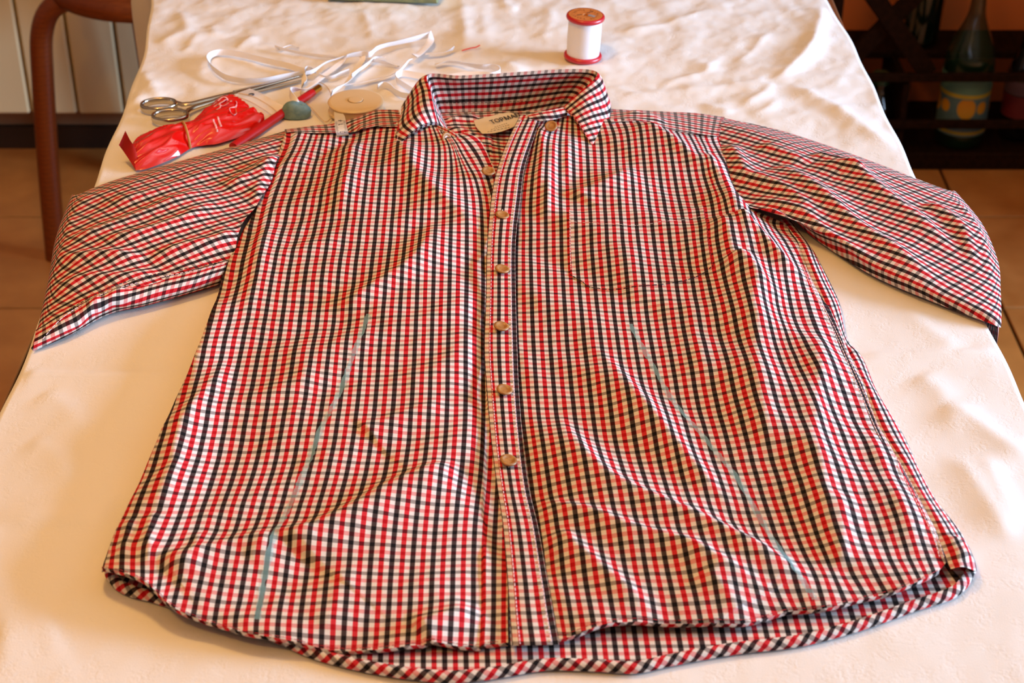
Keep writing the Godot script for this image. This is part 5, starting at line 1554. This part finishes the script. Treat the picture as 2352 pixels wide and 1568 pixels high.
func build_pencil_and_chalk() -> void:
	var t := thing("marking_pencil", "red pencil with a brass end lying under the white elastic", "pencil", Vector3(-0.2372, 0, -0.4405))
	var a := Vector3(-0.2761, 0.004, -0.351)
	var b := Vector3(-0.2099, 0.0052, -0.4788)
	var c := Vector3(-0.2041, 0.0052, -0.4909)
	part("barrel", Form.new().tube([a, a.lerp(b, 0.3), a.lerp(b, 0.7), a.lerp(b, 0.97), b], [0.0052, 0.0052, 0.0047, 0.0047, 0.0042], 18, 0.9), mat("pencil red", Color(0.70, 0.02, 0.035), 0.45), t, 19)
	part("ferrule", Form.new().tube([b.lerp(a, 0.01), c], [0.0038, 0.0038], 18), mat("brass", Color(0.80, 0.58, 0.22), 0.28, 1.0), t)
	# tailor's chalk
	var m := Vector3(-0.2223, 0, -0.4279)
	var k := thing("tailor_chalk", "grey-blue wedge of tailor's chalk on the end of the elastic", "chalk", m)
	var p := PackedVector3Array()
	var uv := PackedVector2Array()
	var seg := 36
	var prof := [Vector2(0.0, 0.0), Vector2(0.88, 0.0), Vector2(1.0, 0.12), Vector2(1.0, 0.55), Vector2(0.9, 0.78), Vector2(0.72, 0.95), Vector2(0.4, 1.0), Vector2(0.0, 1.0)]
	for q in prof:
		for s in seg + 1:
			var g := TAU * s / seg
			# straight at the back, round in front, narrower to the right
			var x := cos(g) * 0.0150
			var z := sin(g) * (0.0125 if sin(g) < 0.0 else 0.0080)
			if sin(g) < 0.0:
				x *= 1.0 - 0.45 * absf(sin(g))
			p.append(m + Vector3(x * q.x + 0.002 * q.y, 0.0003 + q.y * (0.0150 - 0.12 * x), z * q.x - 0.002 * q.y))
			uv.append(Vector2(float(s) / seg, q.y))
	part("chalk_body", Form.new().sheet(p, uv, seg + 1), dapple("slate chalk", Color(0.50, 0.60, 0.57), Color(0.33, 0.46, 0.50), Vector3(45, 45, 45), 0.9, 9), k, seg + 1)


# a narrow tape along a path; lie 0: standing on its edge, 1: lying flat
func strand(path: Array, lie: Array, m: Material, parent: Node, wide := 0.0068) -> void:
	var n := path.size() * 8
	var pts := spread(path, n)
	var tilt := spread(lie, n)
	var p := PackedVector3Array()
	var uv := PackedVector2Array()
	for k in n:
		var d: Vector3 = pts[mini(k + 1, n - 1)] - pts[maxi(k - 1, 0)]
		d.y = 0.0
		d = d.normalized()
		var flat := Vector3(-d.z, 0, d.x)
		var a := clampf(tilt[k], 0.0, 1.0) * PI / 2.0
		var up := Vector3.UP * cos(a) + flat * sin(a)
		var thick := (flat * cos(a) - Vector3.UP * sin(a)) * 0.00035
		for s in [-0.5, 0.5]:
			for q in [-1.0, 1.0]:
				pass
		var lo: Vector3 = pts[k] - flat * sin(a) * wide * 0.5
		p.append_array([lo - thick, lo + up * wide * 0.5 - thick * 1.2, lo + up * wide - thick, lo + up * wide + thick, lo + up * wide * 0.5 + thick * 1.2, lo + thick, lo - thick])
		for j in 7:
			uv.append(Vector2(j / 6.0, k * 0.2))
	part("strand", Form.new().sheet(p, uv, 7), m, parent)


func build_elastic() -> void:
	var t := thing("elastic_tape", "tangled length of narrow white elastic tape behind the shirt collar", "elastic", Vector3(-0.1782, 0, -0.5494))
	var m := mat("white elastic", Color(0.95, 0.94, 0.95), 0.7)
	strand([Vector3(-0.2217, 0.002, -0.5309), Vector3(-0.2418, 0.002, -0.5471), Vector3(-0.2544, 0.002, -0.5542), Vector3(-0.2746, 0.002, -0.5648), Vector3(-0.3004, 0.002, -0.5791), Vector3(-0.3195, 0.002, -0.5851), Vector3(-0.3301, 0.002, -0.5791), Vector3(-0.3327, 0.002, -0.5672), Vector3(-0.3269, 0.002, -0.5471), Vector3(-0.3175, 0.002, -0.5309), Vector3(-0.3062, 0.002, -0.5172), Vector3(-0.2936, 0.002, -0.5104), Vector3(-0.2817, 0.002, -0.5081), Vector3(-0.2634, 0.002, -0.5104), Vector3(-0.2457, 0.002, -0.5183), Vector3(-0.2233, 0.002, -0.5286)], [0.1, 0.1, 0, 0, 0, 0, 0.1, 0.3, 0.1, 0, 0, 0.1, 0.2, 0.2, 0.1, 0.1], m, t)
	strand([Vector3(-0.2214, 0.006, -0.5207), Vector3(-0.2126, 0.006, -0.5264), Vector3(-0.2024, 0.006, -0.5485), Vector3(-0.1906, 0.006, -0.5603), Vector3(-0.1793, 0.006, -0.5674), Vector3(-0.1643, 0.006, -0.571), Vector3(-0.1556, 0.006, -0.5698), Vector3(-0.1495, 0.006, -0.5854), Vector3(-0.1405, 0.006, -0.5952), Vector3(-0.1278, 0.006, -0.6025), Vector3(-0.1146, 0.006, -0.6099), Vector3(-0.1014, 0.006, -0.6186), Vector3(-0.091, 0.006, -0.6261)], [0.4, 0.3, 0.5, 0.6, 0.4, 0.1, 0.1, 0.2, 0.3, 0.3, 0.2, 0.1, 0.0], m, t)
	strand([Vector3(-0.0901, 0.006, -0.6274), Vector3(-0.0914, 0.006, -0.6111), Vector3(-0.0969, 0.006, -0.5927), Vector3(-0.1025, 0.006, -0.5782), Vector3(-0.107, 0.006, -0.571)], [0.2, 0.9, 1.0, 1.0, 0.8], m, t, 0.0075)
	strand([Vector3(-0.2165, 0.006, -0.4318), Vector3(-0.2194, 0.01, -0.4316), Vector3(-0.2231, 0.013, -0.4347), Vector3(-0.2283, 0.013, -0.4464), Vector3(-0.2313, 0.01, -0.4638), Vector3(-0.2268, 0.01, -0.4682), Vector3(-0.2179, 0.011, -0.4714), Vector3(-0.2117, 0.008, -0.4903), Vector3(-0.2055, 0.005, -0.515), Vector3(-0.1966, 0.004, -0.5356), Vector3(-0.1879, 0.004, -0.5554), Vector3(-0.1805, 0.006, -0.565)], [0.6, 0.6, 0.5, 0.2, 0.1, 0.3, 0.8, 0.9, 1.0, 1.0, 0.9, 0.4], m, t, 0.0075)
	strand([Vector3(-0.2214, 0.004, -0.4925), Vector3(-0.2216, 0.004, -0.5082), Vector3(-0.2235, 0.004, -0.5218), Vector3(-0.2227, 0.004, -0.5333), Vector3(-0.2183, 0.004, -0.5356), Vector3(-0.2121, 0.004, -0.5298)], [0.3, 0.7, 0.3, 0.1, 0.1, 0.3], m, t, 0.0065)
	strand([Vector3(-0.1891, 0.004, -0.4705), Vector3(-0.1854, 0.004, -0.4814), Vector3(-0.1782, 0.004, -0.4947), Vector3(-0.1747, 0.004, -0.5082), Vector3(-0.1707, 0.004, -0.5287), Vector3(-0.1676, 0.004, -0.5496), Vector3(-0.1636, 0.004, -0.5661), Vector3(-0.1664, 0.004, -0.5793)], [0.2, 0.3, 0.5, 0.7, 0.9, 1.0, 0.8, 0.3], m, t, 0.0072)
	strand([Vector3(-0.1717, 0.003, -0.5172), Vector3(-0.1647, 0.003, -0.5356), Vector3(-0.1569, 0.003, -0.5519), Vector3(-0.1517, 0.003, -0.566), Vector3(-0.1445, 0.003, -0.5732), Vector3(-0.1399, 0.003, -0.5756)], [0.1, 0.3, 0.3, 0.4, 0.8, 0.8], m, t)
	strand([Vector3(-0.2065, 0.002, -0.524), Vector3(-0.2, 0.002, -0.5195), Vector3(-0.192, 0.002, -0.5195), Vector3(-0.1834, 0.002, -0.5275), Vector3(-0.1759, 0.002, -0.5344)], [0.2, 0.4, 0.3, 0.1, 0.1], m, t, 0.006)
	strand([Vector3(-0.1789, 0.002, -0.5014), Vector3(-0.1632, 0.002, -0.5081), Vector3(-0.1475, 0.002, -0.5172), Vector3(-0.1339, 0.002, -0.524), Vector3(-0.1241, 0.002, -0.5332), Vector3(-0.1182, 0.002, -0.5448), Vector3(-0.1141, 0.002, -0.5577), Vector3(-0.1113, 0.002, -0.5684)], [0.8, 0.8, 0.8, 0.7, 0.5, 0.3, 0.3, 0.7], m, t)
	strand([Vector3(-0.1422, 0.002, -0.4925), Vector3(-0.136, 0.002, -0.4981), Vector3(-0.1292, 0.002, -0.4925), Vector3(-0.123, 0.002, -0.4803), Vector3(-0.1147, 0.002, -0.4716), Vector3(-0.1031, 0.002, -0.4672)], [0.1, 0.0, 0.0, 0.0, 0.1, 0.1], m, t)
	strand([Vector3(-0.0906, 0.002, -0.5172), Vector3(-0.1058, 0.002, -0.524), Vector3(-0.1178, 0.002, -0.5286), Vector3(-0.124, 0.002, -0.5218), Vector3(-0.1229, 0.002, -0.5104), Vector3(-0.1162, 0.002, -0.4992), Vector3(-0.1077, 0.002, -0.4869), Vector3(-0.1013, 0.002, -0.477)], [0.4, 0.3, 0.3, 0.1, 0, 0, 0, 0], m, t)
	strand([Vector3(-0.0961, 0.003, -0.584), Vector3(-0.0847, 0.003, -0.5852), Vector3(-0.0742, 0.003, -0.5876), Vector3(-0.0647, 0.003, -0.5949)], [0.9, 0.8, 0.7, 0.3], m, t)
	strand([Vector3(-0.0835, 0.003, -0.5554), Vector3(-0.0718, 0.003, -0.5589), Vector3(-0.0608, 0.003, -0.5566), Vector3(-0.0478, 0.003, -0.5495), Vector3(-0.0335, 0.003, -0.5425), Vector3(-0.0217, 0.003, -0.5425), Vector3(-0.0141, 0.003, -0.5367), Vector3(-0.0136, 0.003, -0.5264), Vector3(-0.0215, 0.003, -0.5206), Vector3(-0.0356, 0.003, -0.5229), Vector3(-0.0543, 0.003, -0.5241), Vector3(-0.0683, 0.003, -0.5218), Vector3(-0.0821, 0.003, -0.5172)], [0.9, 0.6, 0.5, 0.4, 0.2, 0.1, 0, 0, 0.1, 0.3, 0.6, 0.8, 0.8], m, t)
	strand([Vector3(-0.264, 0.002, -0.6046), Vector3(-0.2544, 0.002, -0.5973), Vector3(-0.239, 0.002, -0.5888), Vector3(-0.2189, 0.002, -0.5803), Vector3(-0.1993, 0.002, -0.5755), Vector3(-0.1846, 0.002, -0.5719)], [0.1, 0.2, 0.2, 0.1, 0.2, 0.4], m, t, 0.004)
	strand([Vector3(-0.2594, 0.002, -0.5985), Vector3(-0.2516, 0.002, -0.6071), Vector3(-0.2451, 0.002, -0.6095), Vector3(-0.238, 0.002, -0.6022)], [0.6, 0.6, 0.6, 0.6], m, t, 0.003)
	strand([Vector3(-0.1614, 0.002, -0.5684), Vector3(-0.1507, 0.002, -0.5648), Vector3(-0.1384, 0.002, -0.5589), Vector3(-0.1237, 0.002, -0.5518)], [0.3, 0.2, 0.3, 0.8], m, t, 0.005)


# ---------------------------------------------------------------- beyond the table

func build_background() -> void:
	# radiator under the wall on the left
	var r := thing("radiator", "cream column radiator on the wall behind the wooden chair", "radiator", Vector3(-0.75, 0.112, -1.845), "", true)
	var enamel := mat("cream enamel", Color(0.86, 0.79, 0.62), 0.6)
	for k in 13:
		var x := -1.352 + 0.0885 * k + 0.0445
		part("section", Form.new().box(Vector3(x, 0.112 + 0.30, -1.812), Vector3(0.0838, 0.60, 0.024), 0.004).box(Vector3(x, 0.112 + 0.30, -1.845), Vector3(0.03, 0.56, 0.05), 0.006), enamel, r)
	for y in [0.15, 0.68]:
		part("manifold", Form.new().tube([Vector3(-1.36, y, -1.842), Vector3(-0.19, y, -1.842)], 0.018, 14), enamel, r)
	for x in [-1.2, -0.35]:
		part("bracket", Form.new().box(Vector3(x, 0.5, -1.872), Vector3(0.03, 0.04, 0.025), 0.002), enamel, r)

	# bentwood chair beside the table
	var wood := dapple("reddish wood", Color(0.54, 0.26, 0.085), Color(0.40, 0.17, 0.045), Vector3(9, 60, 60), 0.35, 23)
	var c := thing("wooden_chair", "reddish brown bentwood chair left of the far table end", "chair", Vector3(-0.60, 0, -1.62), "", true)
	var seat_c := Vector3(-0.585, 0.462, -1.555)
	var disc := []
	for q in [Vector2(0.0, 0.0), Vector2(0.168, 0.0), Vector2(0.182, 0.006), Vector2(0.187, 0.018), Vector2(0.185, 0.034), Vector2(0.174, 0.042), Vector2(0.155, 0.040), Vector2(0.0, 0.034)]:
		disc.append(q)
	part("seat", Form.new().lathe(disc, seat_c, 56), wood, c, 57)
	part("leg", Form.new().tube(spread([Vector3(-0.800, 0.0, -1.450), Vector3(-0.790, 0.16, -1.450), Vector3(-0.776, 0.34, -1.455), Vector3(-0.766, 0.42, -1.458), Vector3(-0.741, 0.462, -1.464), Vector3(-0.69, 0.474, -1.475), Vector3(-0.63, 0.476, -1.490)], 30), 0.0185, 14), wood, c, 15)
	part("leg", Form.new().tube(spread([Vector3(-0.50, 0.0, -1.33), Vector3(-0.505, 0.40, -1.375), Vector3(-0.515, 0.455, -1.40), Vector3(-0.545, 0.472, -1.45)], 20), 0.0185, 14), wood, c, 15)
	part("leg", Form.new().tube(spread([Vector3(-0.655, 0.0, -1.74), Vector3(-0.665, 0.46, -1.715), Vector3(-0.675, 0.82, -1.745)], 16), 0.0165, 14), wood, c, 15)
	part("leg", Form.new().tube(spread([Vector3(-0.395, 0.0, -1.66), Vector3(-0.42, 0.46, -1.62), Vector3(-0.41, 0.82, -1.655)], 16), 0.0165, 14), wood, c, 15)
	part("backrest", Form.new().tube(spread([Vector3(-0.675, 0.82, -1.745), Vector3(-0.64, 0.92, -1.748), Vector3(-0.54, 0.955, -1.715), Vector3(-0.445, 0.92, -1.672), Vector3(-0.41, 0.82, -1.655)], 24), 0.0165, 14), wood, c, 15)

	# rack with bottles on the right
	var dark := dapple("dark wood", Color(0.16, 0.085, 0.045), Color(0.10, 0.05, 0.025), Vector3(20, 20, 4), 0.7, 27)
	dark.metallic_specular = 0.15
	var k := thing("bottle_rack", "dark wooden bottle rack with crossed slats by the wall", "rack", Vector3(0.98, 0, -1.92), "", true)
	for x in [0.585, 1.42]:
		for z in [-1.80, -2.04]:
			part("post", Form.new().box(Vector3(x, 0.55, z), Vector3(0.035, 1.1, 0.03), 0.003), dark, k)
	part("shelf", Form.new().box(Vector3(1.0, 0.014, -1.92), Vector3(0.87, 0.024, 0.26), 0.003), dark, k)
	part("shelf", Form.new().box(Vector3(1.0, 0.176, -1.985), Vector3(0.80, 0.016, 0.11), 0.003), dark, k)
	for y in [0.094, 0.190]:
		part("rail", Form.new().box(Vector3(1.0, y, -1.795), Vector3(0.80, 0.016, 0.012), 0.002), dark, k)
	part("plinth", Form.new().box(Vector3(1.0, 0.018, -1.793), Vector3(0.87, 0.034, 0.012), 0.002), dark, k)
	for s in [[Vector3(0.60, 0.42, -1.81), Vector3(0.78, 0.19, -1.81)], [Vector3(0.79, 0.40, -1.825), Vector3(0.60, 0.17, -1.825)], [Vector3(0.60, 0.19, -1.815), Vector3(0.72, 0.03, -1.815)], [Vector3(1.40, 0.42, -1.81), Vector3(1.12, 0.19, -1.81)], [Vector3(1.05, 0.42, -1.83), Vector3(1.38, 0.20, -1.83)]]:
		var a: Vector3 = s[0]
		var b: Vector3 = s[1]
		part("crossed_slat", Form.new().box((a + b) / 2.0, Vector3(a.distance_to(b), 0.034, 0.010), 0.002, Basis(Vector3.BACK, atan2(b.y - a.y, b.x - a.x))), dark, k)
	for x in [0.66, 0.74]:
		part("divider", Form.new().box(Vector3(x, 0.10, -1.90), Vector3(0.012, 0.15, 0.2), 0.002), dark, k)

	bottle("green_bottle", "large clear green bottle with a blue and yellow label in the rack", Vector3(0.868, 0.027, -1.862), 0.0475, 0.235, 0.335, Color(0.05, 0.15, 0.09), true)
	bottle("dark_bottle", "dark green bottle leaning behind the crossed slats of the rack", Vector3(0.792, 0.185, -1.975), 0.037, 0.19, 0.30, Color(0.02, 0.075, 0.05), false)
	bottle("small_bottle", "dark bottle with a small red label at the right of the rack", Vector3(0.985, 0.027, -1.885), 0.035, 0.17, 0.27, Color(0.05, 0.035, 0.045), false, true)
	bottle("squat_bottle", "squat dark bottle behind the dividers on the lower shelf", Vector3(0.70, 0.027, -1.845), 0.030, 0.10, 0.15, Color(0.05, 0.06, 0.03), false)


func bottle(called: String, label: String, at: Vector3, r: float, shoulder: float, high: float, tint: Color, labelled: bool, small := false) -> void:
	var t := thing(called, label, "bottle", at, "", true)
	var lean := Basis.from_euler(Vector3(0.0, 0.0, -0.06 if called == "dark_bottle" else 0.0))
	var prof := [Vector2(0.0, 0.004), Vector2(r * 0.8, 0.0), Vector2(r * 0.97, 0.004), Vector2(r, 0.014)]
	for k in 6:
		prof.append(Vector2(r, lerpf(0.014, shoulder * 0.72, (k + 1) / 6.0)))
	for k in 10:
		var u := (k + 1) / 10.0
		prof.append(Vector2(lerpf(r, 0.015, smoothstep(0.0, 1.0, u)), lerpf(shoulder * 0.72, shoulder * 1.18, u)))
	prof.append_array([Vector2(0.0135, high - 0.03), Vector2(0.0160, high - 0.026), Vector2(0.0160, high - 0.008)])
	var glass := mat(called + " glass", Color(tint.r, tint.g, tint.b, 0.25), 0.06)
	glass.transparency = BaseMaterial3D.TRANSPARENCY_ALPHA
	glass.albedo_color.a = 0.62 if labelled else 0.9
	glass.roughness = 0.26 if labelled else 0.12
	glass.clearcoat_enabled = true
	glass.clearcoat_roughness = 0.05
	if not labelled:
		glass.transparency = BaseMaterial3D.TRANSPARENCY_DISABLED
	part("glass", Form.new().lathe(prof, at, 40, lean), glass, t, 41)
	part("cap", Form.new().lathe([Vector2(0.0165, high - 0.02), Vector2(0.0168, high - 0.002), Vector2(0.015, high), Vector2(0.0, high)], at, 24, lean), mat("bottle cap", Color(0.12, 0.25, 0.15), 0.4), t)
	if labelled:
		# a paper label with bands: sea green above, a yellow line, blue between two yellow fruits, pale below
		var im := Image.create_empty(192, 96, false, Image.FORMAT_RGB8)
		im.fill(Color(0.30, 0.40, 0.42))
		im.fill_rect(Rect2i(0, 0, 192, 28), Color(0.32, 0.46, 0.40))
		im.fill_rect(Rect2i(0, 28, 192, 6), Color(0.66, 0.56, 0.16))
		for x in 192:
			for y in range(36, 66):
				var d1 := Vector2((x % 96) - 26, (y - 50) * 1.4).length()
				var d2 := Vector2((x % 96) - 82, (y - 50) * 1.4).length()
				if d1 < 23.0 or d2 < 14.0:
					im.set_pixel(x, y, Color(0.72, 0.46, 0.07).lerp(Color(0.78, 0.56, 0.14), float(y - 36) / 30.0))
		im.fill_rect(Rect2i(0, 88, 192, 5), Color(0.66, 0.56, 0.16))
		var paper := mat("bottle label paper", Color.WHITE, 0.6)
		paper.albedo_texture = ImageTexture.create_from_image(im)
		var p := PackedVector3Array()
		var uv := PackedVector2Array()
		for y in 5:
			for s in 41:
				var a := TAU * s / 40.0
				p.append(at + Vector3(cos(a) * (r + 0.0006), lerpf(0.030, 0.152, y / 4.0), sin(a) * (r + 0.0006)))
				uv.append(Vector2(s / 40.0 * 2.0 + 0.1, 1.0 - y / 4.0))
		part("paper_label", Form.new().sheet(p, uv, 41), paper, t, 41)
	if small:
		part("paper_label", Form.new().lathe([Vector2(r + 0.0005, 0.05), Vector2(r + 0.0005, 0.095)], at, 32), mat("red label", Color(0.36, 0.04, 0.06), 0.6), t, 33)
		part("paper_band", Form.new().lathe([Vector2(r + 0.0006, 0.097), Vector2(r + 0.0006, 0.125)], at, 32), mat("mauve label", Color(0.32, 0.22, 0.25), 0.6), t, 33)
